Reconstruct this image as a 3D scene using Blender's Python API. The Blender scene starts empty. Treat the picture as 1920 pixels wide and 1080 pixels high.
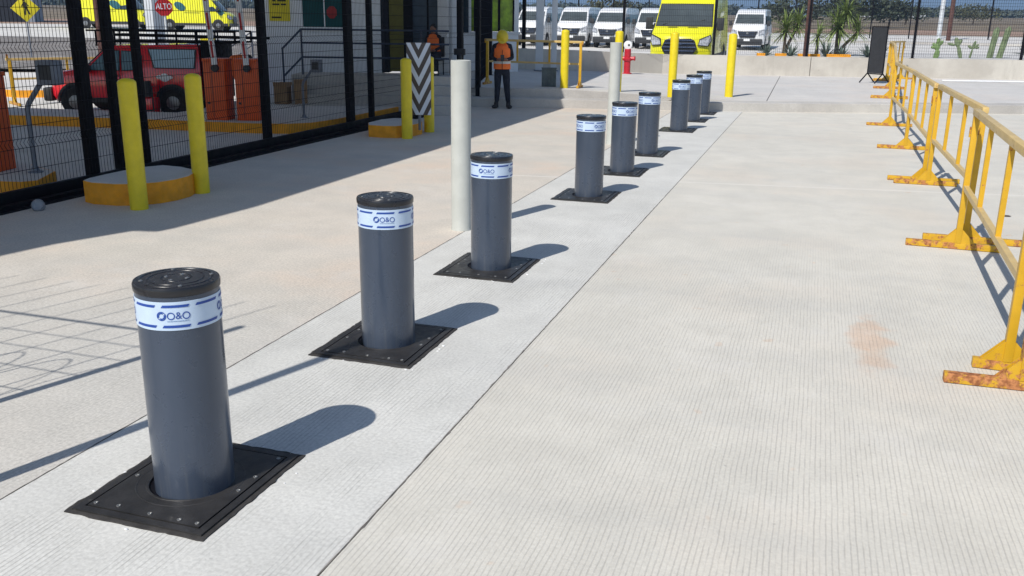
import bpy, bmesh, math, random
from math import sin, cos, pi, radians, sqrt, atan2
from mathutils import Vector, Matrix
random.seed(7)
scene = bpy.context.scene
col = scene.collection
# ------------------------------------------------------------------ camera
cd = bpy.data.cameras.new('camera'); cam = bpy.data.objects.new('camera', cd); col.objects.link(cam)
FW = Vector((-0.29431528, 0.9134789, -0.2809534)); RT = Vector((0.95057241, 0.3102348, 0.01290235)); UP = Vector((-0.09894755, 0.26326919, 0.95963468))
m = Matrix((RT, UP, -FW)).transposed().to_4x4(); m.translation = Vector((0, 0, 1.9302))
cam.matrix_world = m
cd.sensor_width = 36; cd.lens = 36*1710.92/1920; cd.clip_end = 9000; cd.clip_start = .05
scene.camera = cam
# ------------------------------------------------------------------ world, sun, exposure
SH = (0.293, 0.89)                       # ground shadow per metre of height
w = bpy.data.worlds.new('World'); scene.world = w; w.use_nodes = True
nt = w.node_tree; bg = nt.nodes['Background']; sk = nt.nodes.new('ShaderNodeTexSky')
sk.sky_type = 'NISHITA'; sk.sun_disc = False; sk.sun_elevation = radians(46.8); sk.sun_rotation = atan2(-SH[0], -SH[1])
sk.air_density = 1.0; sk.dust_density = 0.6; sk.ozone_density = 2.0
nt.links.new(sk.outputs[0], bg.inputs[0]); bg.inputs[1].default_value = 0.1
sd = bpy.data.lights.new('sun', 'SUN'); sd.energy = 4.2; sd.angle = radians(.53); sd.color = (1, .955, .89)
so = bpy.data.objects.new('sun', sd); col.objects.link(so)
so.rotation_euler = Vector((-SH[0], -SH[1], 1)).to_track_quat('Z', 'Y').to_euler(); so.location = (-5, -12, 20)
vs = scene.view_settings; vs.view_transform = 'Standard'; vs.look = 'None'; vs.exposure = 0.1; vs.gamma = 1
scene.cycles.max_bounces = 6; scene.cycles.use_denoising = True

# ------------------------------------------------------------------ materials
class NG:
    def __init__(s, name):
        s.m = bpy.data.materials.new(name); s.m.use_nodes = True; s.t = s.m.node_tree; s.b = s.t.nodes['Principled BSDF']
        g = s.t.nodes.new('ShaderNodeNewGeometry'); s.P = g.outputs['Position']
        tc = s.t.nodes.new('ShaderNodeTexCoord'); s.O = tc.outputs['Object']
    def set(s, k, v):
        i = s.b.inputs[k]
        if hasattr(v, 'links'): s.t.links.new(v, i)
        else: i.default_value = v
    def _in(s, n, i, v):
        if hasattr(v, 'links'): s.t.links.new(v, n.inputs[i])
        elif v is not None: n.inputs[i].default_value = v
    def math(s, op, a, b=None, c=None, clamp=False):
        n = s.t.nodes.new('ShaderNodeMath'); n.operation = op; n.use_clamp = clamp
        s._in(n, 0, a); s._in(n, 1, b); s._in(n, 2, c); return n.outputs[0]
    def scale(s, v, k):
        n = s.t.nodes.new('ShaderNodeVectorMath'); n.operation = 'MULTIPLY'; s._in(n, 0, v); n.inputs[1].default_value = k; return n.outputs[0]
    def noise(s, v, sc, det=4, rough=.55):
        n = s.t.nodes.new('ShaderNodeTexNoise'); s._in(n, 'Vector', v); n.inputs['Scale'].default_value = sc; n.inputs['Detail'].default_value = det; n.inputs['Roughness'].default_value = rough; return n.outputs[0]
    def vor(s, v, sc):
        n = s.t.nodes.new('ShaderNodeTexVoronoi'); s._in(n, 'Vector', v); n.inputs['Scale'].default_value = sc; return n.outputs['Distance']
    def ramp(s, v, lo, hi, a=0., b=1.):
        n = s.t.nodes.new('ShaderNodeMapRange'); n.interpolation_type = 'SMOOTHSTEP'; s._in(n, 0, v); n.inputs[1].default_value = lo; n.inputs[2].default_value = hi; n.inputs[3].default_value = a; n.inputs[4].default_value = b; return n.outputs[0]
    def sep(s, v):
        n = s.t.nodes.new('ShaderNodeSeparateXYZ'); s._in(n, 0, v); return n.outputs
    def mix(s, f, a, b, mode='MIX'):
        n = s.t.nodes.new('ShaderNodeMix'); n.data_type = 'RGBA'; n.blend_type = mode
        s._in(n, 0, f)
        for i, v in ((6, a), (7, b)):
            if not hasattr(v, 'links') and len(v) == 3: v = (*v, 1)
            s._in(n, i, v)
        return n.outputs[2]
    def bump(s, h, strength=.3, dist=.01):
        n = s.t.nodes.new('ShaderNodeBump'); n.inputs['Strength'].default_value = strength; n.inputs['Distance'].default_value = dist; s.t.links.new(h, n.inputs['Height']); s.t.links.new(n.outputs[0], s.b.inputs['Normal'])

def c4(c): return (c[0], c[1], c[2], 1)
def paint(name, c, rough=.45, metal=0., var=.12, sc=6., bump=0., dirt=None, coat=0., spec=.5):
    g = NG(name); n = g.noise(g.O, sc, 5); k = g.ramp(n, .3, .7, 1-var, 1+var*.6)
    base = g.mix(1., c, (1, 1, 1), 'MULTIPLY')
    n2 = g.t.nodes.new('ShaderNodeVectorMath'); n2.operation = 'SCALE'; g.t.links.new(base, n2.inputs[0]); g.t.links.new(k, n2.inputs[3])
    o = n2.outputs[0]
    if dirt:
        dn = g.ramp(g.noise(g.O, dirt[1], 6, .7), dirt[2], dirt[2]+.08); o = g.mix(dn, o, dirt[0])
    g.set('Base Color', o); g.set('Roughness', g.ramp(g.noise(g.O, sc*3, 4), .3, .7, rough*.85, min(1, rough*1.2)))
    g.set('Metallic', metal); g.set('Coat Weight', coat); g.set('Specular IOR Level', spec)
    if bump: g.bump(g.noise(g.O, sc*8, 5), bump, .004)
    return g.m

def concrete(name, base, warm, near=None, grv=0., fine=.1, orange=0., blotch=False, latline=False, gfade=None, gpatch=(.35, .55), rough=.85, orc=(.56, .37, .24)):
    g = NG(name); P = g.P
    big = g.noise(P, .33, 4, .6); mid = g.noise(P, 2.2, 6, .65); fin = g.noise(P, 55, 4, .7)
    c = g.mix(g.ramp(big, .35, .65), base, warm)
    if orange:
        on = g.math('MULTIPLY', g.ramp(g.noise(P, .55, 5, .6), .47, .70), orange)
        c = g.mix(on, c, orc)
    x, y, z = g.sep(P)
    if near: c = g.mix(g.ramp(g.math('ADD', y, g.math('MULTIPLY', g.noise(P, .9, 3), 2.)), 5.0, 7.2, .85, 0.), c, near)
    if blotch:
        wn = g.math('MULTIPLY', g.math('SUBTRACT', g.noise(P, 3.4, 5, .6), .5), 3.2)
        dx = g.math('DIVIDE', g.math('SUBTRACT', x, .5), .13); dy = g.math('DIVIDE', g.math('SUBTRACT', y, 5.9), .52)
        d = g.math('ADD', g.math('SQRT', g.math('ADD', g.math('MULTIPLY', dx, dx), g.math('MULTIPLY', dy, dy))), wn)
        c = g.mix(g.ramp(d, .4, 1.25, .45, 0.), c, (.62, .38, .23))
        sp = g.ramp(g.noise(P, 5.5, 2, .5), .70, .75, 0., .3); c = g.mix(sp, c, (.6, .4, .26))
    c = g.mix(1., c, g.mix(g.ramp(mid, .3, .7), (.94, .94, .94), (1.05, 1.05, 1.05)), 'MULTIPLY')
    c = g.mix(1., c, g.mix(g.ramp(fin, .3, .7), (1-fine,)*3, (1+fine,)*3), 'MULTIPLY')
    # dark pits and crumbs
    pit = g.ramp(g.noise(P, 38, 2, .5), .70, .76, 0., .28); c = g.mix(pit, c, (.16, .15, .14))
    # tyre and water marks, broad soft streaks along the lane
    st = g.ramp(g.noise(g.scale(P, (1.6, .22, 1)), 1., 4, .6),   .5, .8, 0., .06); c = g.mix(st, c, (.26, .26, .26))
    cb = g.ramp(g.noise(g.scale(P, (.22, 1.1, 1)), 1.3, 4, .6), .46, .72, 0., .13); c = g.mix(cb, c, (.40, .41, .42))
    pc = g.ramp(g.noise(P, 1.3, 6, .7), .54, .7, 0., .28); c = g.mix(pc, c, (.69, .67, .63))
    h = g.math('MULTIPLY', fin, .25)
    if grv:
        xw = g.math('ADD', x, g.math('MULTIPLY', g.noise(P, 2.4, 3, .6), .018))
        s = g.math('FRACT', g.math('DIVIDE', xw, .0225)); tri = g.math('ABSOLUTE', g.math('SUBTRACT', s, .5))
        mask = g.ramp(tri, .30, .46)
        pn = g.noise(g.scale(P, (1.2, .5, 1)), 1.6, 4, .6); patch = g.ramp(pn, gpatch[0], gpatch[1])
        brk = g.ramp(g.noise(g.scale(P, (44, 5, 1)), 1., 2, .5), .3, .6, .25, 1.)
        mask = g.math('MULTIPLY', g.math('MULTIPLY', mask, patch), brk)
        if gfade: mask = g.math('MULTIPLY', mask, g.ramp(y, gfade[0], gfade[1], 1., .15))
        c = g.mix(g.math('MULTIPLY', mask, grv), c, (.17, .16, .15))  # groove lines darkened in the colour: painted shading along with dirt
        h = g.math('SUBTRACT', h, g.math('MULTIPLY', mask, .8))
    if latline:
        yy = g.math('SUBTRACT', g.math('SUBTRACT', y, 11.6), g.math('MULTIPLY', g.math('ADD', x, 1.3), .15))
        l = g.math('MULTIPLY', g.ramp(g.math('ABSOLUTE', yy), .015, .05, .5, 0.), g.ramp(x, -4.6, -3.9)); c = g.mix(l, c, (.72, .69, .64))
    g.set('Base Color', c); g.set('Roughness', rough); g.set('Specular IOR Level', .25)
    g.bump(h, .35, .004)
    return g.m

M = {}
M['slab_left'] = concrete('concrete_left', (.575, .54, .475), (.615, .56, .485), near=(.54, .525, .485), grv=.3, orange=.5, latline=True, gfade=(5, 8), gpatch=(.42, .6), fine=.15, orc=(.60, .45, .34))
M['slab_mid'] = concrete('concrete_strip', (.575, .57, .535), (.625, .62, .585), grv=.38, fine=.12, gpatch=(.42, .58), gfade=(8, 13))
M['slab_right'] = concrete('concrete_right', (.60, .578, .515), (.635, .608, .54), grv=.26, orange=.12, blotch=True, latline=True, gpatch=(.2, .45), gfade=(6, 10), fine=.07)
M['walk'] = concrete('concrete_walk', (.56, .545, .52), (.60, .58, .55), fine=.06, orange=.1)
M['curb'] = concrete('concrete_curb', (.42, .40, .375), (.52, .50, .465), fine=.12)
M['under'] = concrete('joint_dark', (.12, .11, .10), (.15, .14, .13))
M['joint'] = paint('joint_dirt', (.17, .155, .14), .95, var=.5, sc=9)
M['yard'] = concrete('yard_concrete', (.60, .58, .55), (.66, .64, .6), fine=.05)
M['lane'] = concrete('lane_concrete', (.58, .57, .54), (.63, .61, .58), fine=.08)

def wallmat():
    g = NG('concrete_wall'); P = g.P
    c = g.mix(g.ramp(g.noise(P, .8, 5, .6), .35, .65), (.46, .43, .38), (.58, .55, .49))
    st = g.ramp(g.noise(g.scale(P, (3, 3, .5)), 1.5, 5, .6), .5, .75, 0., .35); c = g.mix(st, c, (.34, .31, .27))
    hole = g.ramp(g.vor(g.scale(P, (1, 1, 2.2)), 1.0), .05, .065, .7, 0.); c = g.mix(hole, c, (.15, .13, .12))
    g.set('Base Color', c); g.set('Roughness', .85); g.bump(g.noise(P, 30, 4), .2, .004); return g.m
M['wall'] = wallmat()
M['dust_yellow'] = paint('painted_yellow', (.76, .60, .012), .42, var=.08, sc=9, bump=.05, dirt=((.40, .33, .10), 9, .66))
M['curb_yellow'] = paint('curb_yellow', (.82, .34, .01), .7, var=.16, sc=7, bump=.2, dirt=((.5, .42, .33), 9, .68))
def barrier_mat(name, rust_thr, base=(.64, .37, .016)):
    g = NG(name); O = g.O
    c = g.mix(g.ramp(g.noise(O, 7, 5), .3, .7), base, tuple(v*.86 for v in base))
    r1 = g.ramp(g.noise(O, 11, 8, .75), rust_thr, rust_thr+.07); rc = g.mix(g.ramp(g.noise(O, 40, 4), .35, .65), (.24, .085, .03), (.52, .22, .085))
    c = g.mix(r1, c, rc); g.set('Base Color', c); g.set('Roughness', g.ramp(r1, 0, 1, .42, .85)); g.bump(g.noise(O, 60, 5), .25, .003); return g.m
M['barrier'] = barrier_mat('barrier_yellow', .60)
M['barrier_foot'] = barrier_mat('barrier_foot_rusty', .49)
M['barrier_rust'] = barrier_mat('barrier_foot_very_rusty', .45)
M['rail_glare'] = barrier_mat('barrier_rail_glare', .60, (.66, .47, .18))  # tan base paints sun glare into the rails, rust patches over it
M['pvc'] = paint('grey_post_paint', (.47, .485, .455), .55, var=.08, sc=5, bump=.15, dirt=((.26, .26, .24), 7, .64))
M['black'] = paint('black_paint', (.006, .006, .009), .6, var=.3, sc=4, spec=.12)
M['wire'] = paint('black_wire', (.010, .010, .015), .7, var=.1, spec=.15)
M['rubber'] = paint('rubber', (.02, .02, .021), .8, var=.3, sc=10)
M['cap'] = paint('cap_black', (.014, .014, .018), .3, var=.2, sc=8, dirt=((.035, .033, .032), 16, .66), coat=.2)
M['plate'] = paint('plate_black', (.030, .029, .029), .42, var=.35, sc=7, bump=.25, dirt=((.10, .095, .088), 9, .63))
M['mortar'] = paint('dark_mortar', (.045, .042, .04), .85, var=.4, sc=14, bump=.5, dirt=((.16, .15, .14), 16, .66))
def bollard_mat():
    g = NG('bollard_grey'); O = g.O
    c = g.mix(g.ramp(g.noise(g.scale(O, (1, 1, .3)), 5, 4), .3, .7), (.047, .066, .102), (.058, .078, .117))
    c = g.mix(g.ramp(g.noise(O, 26, 5, .7), .62, .75, 0, .3), c, (.2, .2, .2)); ww = g.sep(O)[2]; c = g.mix(g.math('MULTIPLY', g.ramp(g.noise(g.scale(O, (22, 22, 1.3)), 1., 4, .6), .5, .75, 0, .35), g.ramp(ww, .5, .0)), c, (.24, .23, .21))
    g.set('Base Color', c); g.set('Roughness', g.ramp(g.noise(O, 10, 4), .3, .7, .26, .36)); g.set('Coat Weight', .35); g.set('Coat Roughness', .15)
    g.set('Metallic', .25)
    return g.m
M['bollard'] = bollard_mat()
M['band'] = paint('reflective_band', (.52, .64, .80), .35, var=.05, sc=10)  # white band, its sky reflection tinted into the base colour
M['blue'] = paint('print_blue', (.015, .065, .33), .4, var=.05)
M['blue_thin'] = paint('print_faint_blue', (.22, .33, .52), .4, var=.05)
M['steel'] = paint('screw_steel', (.45, .45, .44), .3, metal=.8, var=.2)
M['red_sign'] = paint('sign_red', (.35, .008, .012), .4)
M['white'] = paint('white_paint', (.78, .79, .80), .35, var=.05)
M['sign_white'] = paint('sign_white', (.62, .68, .78), .4, var=.05)
M['sign_brown'] = paint('sign_black', (.075, .058, .05), .5, var=.2)
M['sign_yellow'] = paint('sign_yellow', (.78, .66, .02), .45, var=.08)
M['orange'] = paint('cabinet_orange', (.70, .095, .012), .42, var=.1, sc=3, dirt=((.3, .12, .06), 6, .72))
M['red_arm'] = paint('arm_red', (.5, .02, .025), .5)
M['grey_steel'] = paint('grey_steel', (.17, .19, .23), .5, var=.12)
M['rail_blue'] = paint('railing_dark_blue', (.035, .05, .085), .5)
M['bwall'] = paint('wall_white', (.76, .80, .84), .7, var=.05, sc=1.5, bump=.05)
M['colwhite'] = paint('column_white', (.62, .65, .68), .5, var=.06, sc=2)
M['glass_teal'] = paint('glass_teal', (.008, .075, .085), .35, var=.1, sc=1.5, spec=.15)
M['glass_dark'] = paint('glass_dark', (.02, .035, .05), .07, var=.1, sc=2, spec=.8)
M['glass_side'] = paint('glass_side', (.12, .22, .27), .08, var=.1, spec=.9)
M['glass_pale'] = paint('glass_pale', (.36, .52, .62), .25, var=.06, sc=2)
M['glass_wind'] = paint('glass_windscreen', (.07, .085, .088), .08, var=.2, sc=1.2, spec=.8)
M['glass_green'] = paint('glass_green', (.23, .40, .012), .2, var=.45, sc=3.5, spec=.6)
M['dark_in'] = paint('dark_interior', (.02, .024, .035), .8, var=.2)
M['bluegrey'] = paint('door_bluegrey', (.05, .09, .14), .4)
M['olive_door'] = paint('door_olive', (.14, .13, .012), .5)
M['red_car'] = paint('car_red', (.80, .014, .03), .22, var=.05, sc=2, coat=.8)
M['white_car'] = paint('car_white', (.80, .81, .82), .25, var=.03, sc=2, coat=.6)
M['yellow_car'] = paint('car_yellow', (.80, .78, .012), .3, var=.03, sc=2, coat=.5)
M['plastic'] = paint('dark_plastic', (.028, .03, .034), .55, var=.15)
M['grille'] = paint('grille_dark', (.018, .02, .026), .35, var=.2)
M['chrome'] = paint('grille_chrome', (.10, .14, .24), .25, metal=.5, var=.1)
M['lamp'] = paint('headlight', (.42, .44, .48), .12, var=.35, sc=14, spec=.9)
M['tyre'] = paint('tyre', (.02, .02, .02), .85, var=.2)
M['rim'] = paint('rim', (.22, .23, .25), .35, metal=.6)
M['card'] = paint('cardboard', (.30, .19, .10), .85, var=.15)
M['skin'] = paint('skin', (.26, .13, .085), .55, var=.08)
M['helmet'] = paint('helmet_yellow', (.62, .48, .015), .35, var=.08)
M['vest'] = paint('vest_orange', (.95, .19, .03), .75, var=.1, sc=9, bump=.4)
M['tape'] = paint('vest_tape', (.62, .64, .62), .4)
M['navy'] = paint('cloth_navy', (.012, .014, .024), .9, var=.3, sc=9, bump=.4)
M['jeans'] = paint('jeans_blue', (.03, .10, .25), .9, var=.2, sc=9)
M['denim_dark'] = paint('trousers_dark', (.014, .018, .032), .9, var=.3, sc=9, bump=.4)
M['hair'] = paint('hair', (.012, .01, .009), .7)
M['boot'] = paint('boot', (.03, .03, .034), .7)
M['leaf_y'] = paint('yucca_leaf', (.20, .27, .075), .5, var=.45, sc=2.5)
M['leaf_a'] = paint('agave_leaf', (.13, .18, .15), .55, var=.3, sc=2.5)
M['cactus'] = paint('cactus_green', (.16, .21, .11), .65, var=.3, sc=5, bump=.3)
M['cactus_b'] = paint('cactus_bright', (.16, .25, .09), .6, var=.3, sc=5)
M['trunk'] = paint('bark', (.10, .075, .055), .9, var=.3, sc=6, bump=.5)
M['rustpole'] = paint('rust_brown_post', (.10, .045, .035), .75, var=.25, sc=4)
M['foliage'] = paint('foliage', (.060, .078, .048), .8, var=.5, sc=.5)
M['foliage2'] = paint('foliage_olive', (.085, .09, .045), .8, var=.5, sc=.5)
M['foliage_far'] = paint('foliage_far', (.085, .105, .085), .9, var=.3, sc=.2)  # leaf colour lightened with painted haze
M['earth'] = paint('earth', (.33, .22, .16), .95, var=.2, sc=.3)
M['field'] = paint('dry_field', (.20, .155, .10), .95, var=.35, sc=.12)
M['gravel'] = concrete('gravel', (.17, .155, .145), (.22, .20, .185), fine=.3)
M['gravel_pale'] = concrete('gravel_pale', (.50, .49, .48), (.56, .55, .53), fine=.2)
M['hill'] = paint('hills', (.10, .11, .09), .95, var=.15, sc=.001)
M['fabric_black'] = paint('board_black', (.022, .023, .026), .6, var=.2)
M['sheet'] = paint('clear_plastic', (.25, .27, .30), .25, var=.1)
M['roof'] = paint('canopy_roof', (.5, .5, .5), .6)
M['greyblue'] = paint('warehouse', (.30, .34, .40), .6, var=.06, sc=.3)
M['bin'] = paint('bin_grey', (.10, .13, .14), .6, var=.2)
M['hyd'] = paint('hydrant_red', (.5, .015, .03), .4)
M['teal'] = paint('decal_teal', (.02, .12, .15), .5)
M['ink'] = paint('ink_dark', (.02, .02, .015), .7)

# ------------------------------------------------------------------ mesh builder
class MB:
    def __init__(s): s.v = []; s.f = []; s.mi = []; s.ms = []; s.cur = 0
    def use(s, mat):
        if mat not in s.ms: s.ms.append(mat)
        s.cur = s.ms.index(mat); return s
    def add(s, vs, fs):
        b = len(s.v); s.v += [tuple(v) for v in vs]
        for f in fs: s.f.append(tuple(i+b for i in f)); s.mi.append(s.cur)
        return s
    def box(s, x0, x1, y0, y1, z0, z1, rz=0, piv=(0, 0)):
        vs = [(x, y, z) for z in (z0, z1) for x, y in ((x0, y0), (x1, y0), (x1, y1), (x0, y1))]
        if rz:
            c, n = cos(rz), sin(rz); vs = [(piv[0]+(x-piv[0])*c-(y-piv[1])*n, piv[1]+(x-piv[0])*n+(y-piv[1])*c, z) for x, y, z in vs]
        return s.add(vs, [(3, 2, 1, 0), (4, 5, 6, 7), (0, 1, 5, 4), (1, 2, 6, 5), (2, 3, 7, 6), (3, 0, 4, 7)])
    def bar(s, a, b, w, h=None, up=(0, 0, 1)):
        a = Vector(a); b = Vector(b); h = h or w; d = (b-a).normalized(); u = Vector(up)
        if abs(d.dot(u)) > .98: u = Vector((0, 1, 0))
        r = d.cross(u).normalized()*w/2; q = r.cross(d).normalized()*h/2
        vs = [p+k for p in (a, b) for k in (-r-q, r-q, r+q, -r+q)]
        return s.add(vs, [(3, 2, 1, 0), (4, 5, 6, 7), (0, 1, 5, 4), (1, 2, 6, 5), (2, 3, 7, 6), (3, 0, 4, 7)])
    def tube(s, pts, r, n=8, cap=True):
        pts = [Vector(p) for p in pts]; rs = r if isinstance(r, (list, tuple)) else [r]*len(pts); b = len(s.v); vs = []; fs = []
        pd = None
        for i, p in enumerate(pts):
            d = ((pts[min(i+1, len(pts)-1)]-p).normalized()+(p-pts[max(i-1, 0)]).normalized())
            d = d.normalized() if d.length > 1e-6 else pd
            if pd is None:
                u = Vector((0, 0, 1)) if abs(d.z) < .9 else Vector((1, 0, 0)); a1 = d.cross(u).normalized()
            else: a1 = (a1-d*a1.dot(d)).normalized()
            a2 = d.cross(a1); pd = d
            for k in range(n): vs.append(p+(a1*cos(2*pi*k/n)+a2*sin(2*pi*k/n))*rs[i])
        for i in range(len(pts)-1):
            for k in range(n): fs.append((i*n+k, i*n+(k+1) % n, (i+1)*n+(k+1) % n, (i+1)*n+k))
        if cap: fs.append(tuple(range(n-1, -1, -1))); fs.append(tuple((len(pts)-1)*n+k for k in range(n)))
        return s.add(vs, fs)
    def lathe(s, prof, n=32, c=(0, 0, 0), capb=True, capt=True):
        vs = [(c[0]+r*cos(2*pi*k/n), c[1]+r*sin(2*pi*k/n), c[2]+z) for r, z in prof for k in range(n)]; fs = []
        for i in range(len(prof)-1):
            for k in range(n): fs.append((i*n+k, i*n+(k+1) % n, (i+1)*n+(k+1) % n, (i+1)*n+k))
        if capb: fs.append(tuple(range(n-1, -1, -1)))
        if capt: fs.append(tuple((len(prof)-1)*n+k for k in range(n)))
        return s.add(vs, fs)
    def prism(s, poly, z0, z1, zf=None):
        n = len(poly); vs = [(x, y, z0) for x, y in poly]+[(x, y, (zf(x, y) if zf else z1)) for x, y in poly]
        return s.add(vs, [tuple(range(n-1, -1, -1)), tuple(range(n, 2*n))]+[(i, (i+1) % n, n+(i+1) % n, n+i) for i in range(n)])
    def slabp(s, pts, nrm, th):       # planar polygon given thickness along nrm
        nrm = Vector(nrm).normalized()*th; n = len(pts); vs = [Vector(p) for p in pts]+[Vector(p)+nrm for p in pts]
        return s.add(vs, [tuple(range(n-1, -1, -1)), tuple(range(n, 2*n))]+[(i, (i+1) % n, n+(i+1) % n, n+i) for i in range(n)])
    def ell(s, c, rx, ry, rz, n=10, m=7, R=None):
        vs = []; fs = []
        for i in range(m+1):
            t = pi*i/m
            for k in range(n):
                v = Vector((rx*sin(t)*cos(2*pi*k/n), ry*sin(t)*sin(2*pi*k/n), rz*cos(t)))
                if R: v = R @ v
                vs.append(Vector(c)+v)
        for i in range(m):
            for k in range(n): fs.append((i*n+k, (i+1)*n+k, (i+1)*n+(k+1) % n, i*n+(k+1) % n))
        return s.add(vs, fs)
    def build(s, name, mat, parent=None, smooth=30, bevel=0, label=None):
        me = bpy.data.meshes.new(name); me.from_pydata(s.v, [], s.f)
        mats = s.ms if s.ms else [mat]
        for x in mats: me.materials.append(M[x] if isinstance(x, str) else x)
        if s.ms: me.polygons.foreach_set('material_index', s.mi)
        me.validate(); bm = bmesh.new(); bm.from_mesh(me); bmesh.ops.recalc_face_normals(bm, faces=bm.faces)
        if bevel:
            es = [e for e in bm.edges if e.is_manifold and e.calc_face_angle(0) > .5]
            bmesh.ops.bevel(bm, geom=es, offset=bevel, segments=2, affect='EDGES', profile=.6, clamp_overlap=True)
        bm.to_mesh(me); bm.free()
        if smooth:
            me.shade_smooth(); me.set_sharp_from_angle(angle=radians(smooth))
        o = bpy.data.objects.new(name, me); col.objects.link(o)
        if parent: o.parent = parent
        if label: o['label'] = label
        return o
def tag(o, label, cat, group=None):
    o['label'] = label; o['category'] = cat
    if group: o['group'] = group
    return o
def thing(name, label, cat, loc=(0, 0, 0), rz=0, group=None, sc=1):
    o = bpy.data.objects.new(name, None); col.objects.link(o); o.location = loc; o.rotation_euler = (0, 0, rz); o.scale = (sc,)*3; o.empty_display_size = .2
    return tag(o, label, cat, group)
def struct(o, kind='structure'): o['kind'] = kind; return o
def dup(root, loc, rz, label, group=None, scale=None, name=None):
    def cp(o, par):
        c = o.copy(); col.objects.link(c); c.parent = par
        for ch in list(o.children): cp(ch, c)
        return c
    r = cp(root, None); r.location = loc; r.rotation_euler = (0, 0, rz)
    if scale: r.scale = (scale,)*3
    r['label'] = label
    if group: r['group'] = group
    return r
def glyph(txt, size, mat=None):      # text as flat triangles in x,y centred
    cu = bpy.data.curves.new('t', 'FONT'); cu.body = txt; cu.size = size; cu.align_x = 'CENTER'; cu.align_y = 'CENTER'
    o = bpy.data.objects.new('t', cu); col.objects.link(o); dg = bpy.context.evaluated_depsgraph_get(); me = bpy.data.meshes.new_from_object(o.evaluated_get(dg))
    vs = [tuple(v.co) for v in me.vertices]; fs = [tuple(p.vertices) for p in me.polygons]
    bpy.data.objects.remove(o); bpy.data.curves.remove(cu); bpy.data.meshes.remove(me); return vs, fs

# ------------------------------------------------------------------ ground
U = Vector((.948, .318)); Nn = Vector((-.318, .948))
def plat(x, y):
    t = x*.948+y*.318; return .41+(max(1.4, min(5.5, t))-1.4)/4.1*(-.20)
def terr(x, y):
    d = sqrt(x*x+y*y); pts = [(30, 0), (90, 1.15), (130, 1.4), (400, 5.4), (1500, 9), (9000, 9)]
    if d <= 30: return 0
    for (a, za), (b, zb) in zip(pts, pts[1:]):
        if d <= b: return za+(zb-za)*(d-a)/(b-a)
    return 9
b = MB(); b.box(-40, 60, -20, 60, -.25, -.03); struct(b.build('ground', 'under', smooth=0))
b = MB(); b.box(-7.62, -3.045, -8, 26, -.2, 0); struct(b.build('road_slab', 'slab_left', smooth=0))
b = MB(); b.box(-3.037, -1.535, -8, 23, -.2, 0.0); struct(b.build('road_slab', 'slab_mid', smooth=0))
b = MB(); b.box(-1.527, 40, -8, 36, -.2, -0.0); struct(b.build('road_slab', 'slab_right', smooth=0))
b = MB(); b.box(-40, -7.63, -8, 31, -.2, -0.0); struct(b.build('driveway', 'lane', smooth=0))
def crack(x, y0, y1, wmin, wmax, seed):
    rn = random.Random(seed); b = MB(); y = y0; vs = []
    while y < y1:
        w_ = rn.uniform(wmin, wmax)*(1+(rn.random() < .1)*.8); o_ = rn.uniform(-.003, .003); vs += [(x+o_-w_/2, y, .0015), (x+o_+w_/2, y, .0015)]; y += rn.uniform(.02, .07)
    b.add(vs, [(2*i, 2*i+1, 2*i+3, 2*i+2) for i in range(len(vs)//2-1)]); struct(b.build('slab_joint', 'joint', smooth=0))
crack(-1.531, 1.0, 21.6, .004, .008, 1); crack(-3.041, 1.0, 20.9, .004, .008, 2)
# terrain rings beyond
def ring(name, mat, r0, r1, nr, lo=-80, hi=70, dz=0, step=2):
    b = MB(); vs = []; angs = list(range(lo, hi+1, step))
    for i in range(nr+1):
        r = r0+(r1-r0)*i/nr
        for a in angs:
            x = r*sin(radians(a)); y = r*cos(radians(a)); vs.append((x, y, terr(x, y)+dz))
    n = len(angs); fs = [(i*n+k, i*n+k+1, (i+1)*n+k+1, (i+1)*n+k) for i in range(nr) for k in range(n-1)]
    b.add(vs, fs); return struct(b.build(name, mat))
ring('yard', 'yard', 27, 92, 14, dz=-.012)
ring('dirt_verge', 'earth', 92, 132, 6, dz=0)
ring('field', 'field', 132, 1500, 30)
ring('plain', 'field', 1500, 6000, 4, dz=0)
b = MB()
vs = []; angs = [a*.5 for a in range(-160, 150)]
for i, (rr, hf) in enumerate(((3600, 0), (3900, .55), (4300, 1.0), (5200, 0))):
    for a in angs:
        h = 112+26*sin(a*.13+1.2)+20*sin(a*.41+.3)+9*sin(a*1.3+2)+4*sin(a*3.1)
        vs.append((rr*sin(radians(a)), rr*cos(radians(a)), 9+hf*max(h, 12)))
n = len(angs); b.add(vs, [(i*n+k, i*n+k+1, (i+1)*n+k+1, (i+1)*n+k) for i in range(3) for k in range(n-1)])
struct(b.build('hills', 'hill', smooth=60))
# gravel verge at left beyond the lane
def tsheet(name, mat, P0, P1, P2, P3, dz, n=10):
    b = MB(); vs = []
    for i in range(n+1):
        for j in range(n+1):
            a = Vector(P0).lerp(Vector(P1), i/n); c = Vector(P3).lerp(Vector(P2), i/n); q = a.lerp(c, j/n); vs.append((q.x, q.y, terr(q.x, q.y)+dz))
    b.add(vs, [(i*(n+1)+j, i*(n+1)+j+1, (i+1)*(n+1)+j+1, (i+1)*(n+1)+j) for i in range(n) for j in range(n)]); return struct(b.build(name, mat))
tsheet('gravel_verge', 'gravel', (-32, 20), (-15.5, 30.5), (-26, 49), (-60, 38), .10, 24)

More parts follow.
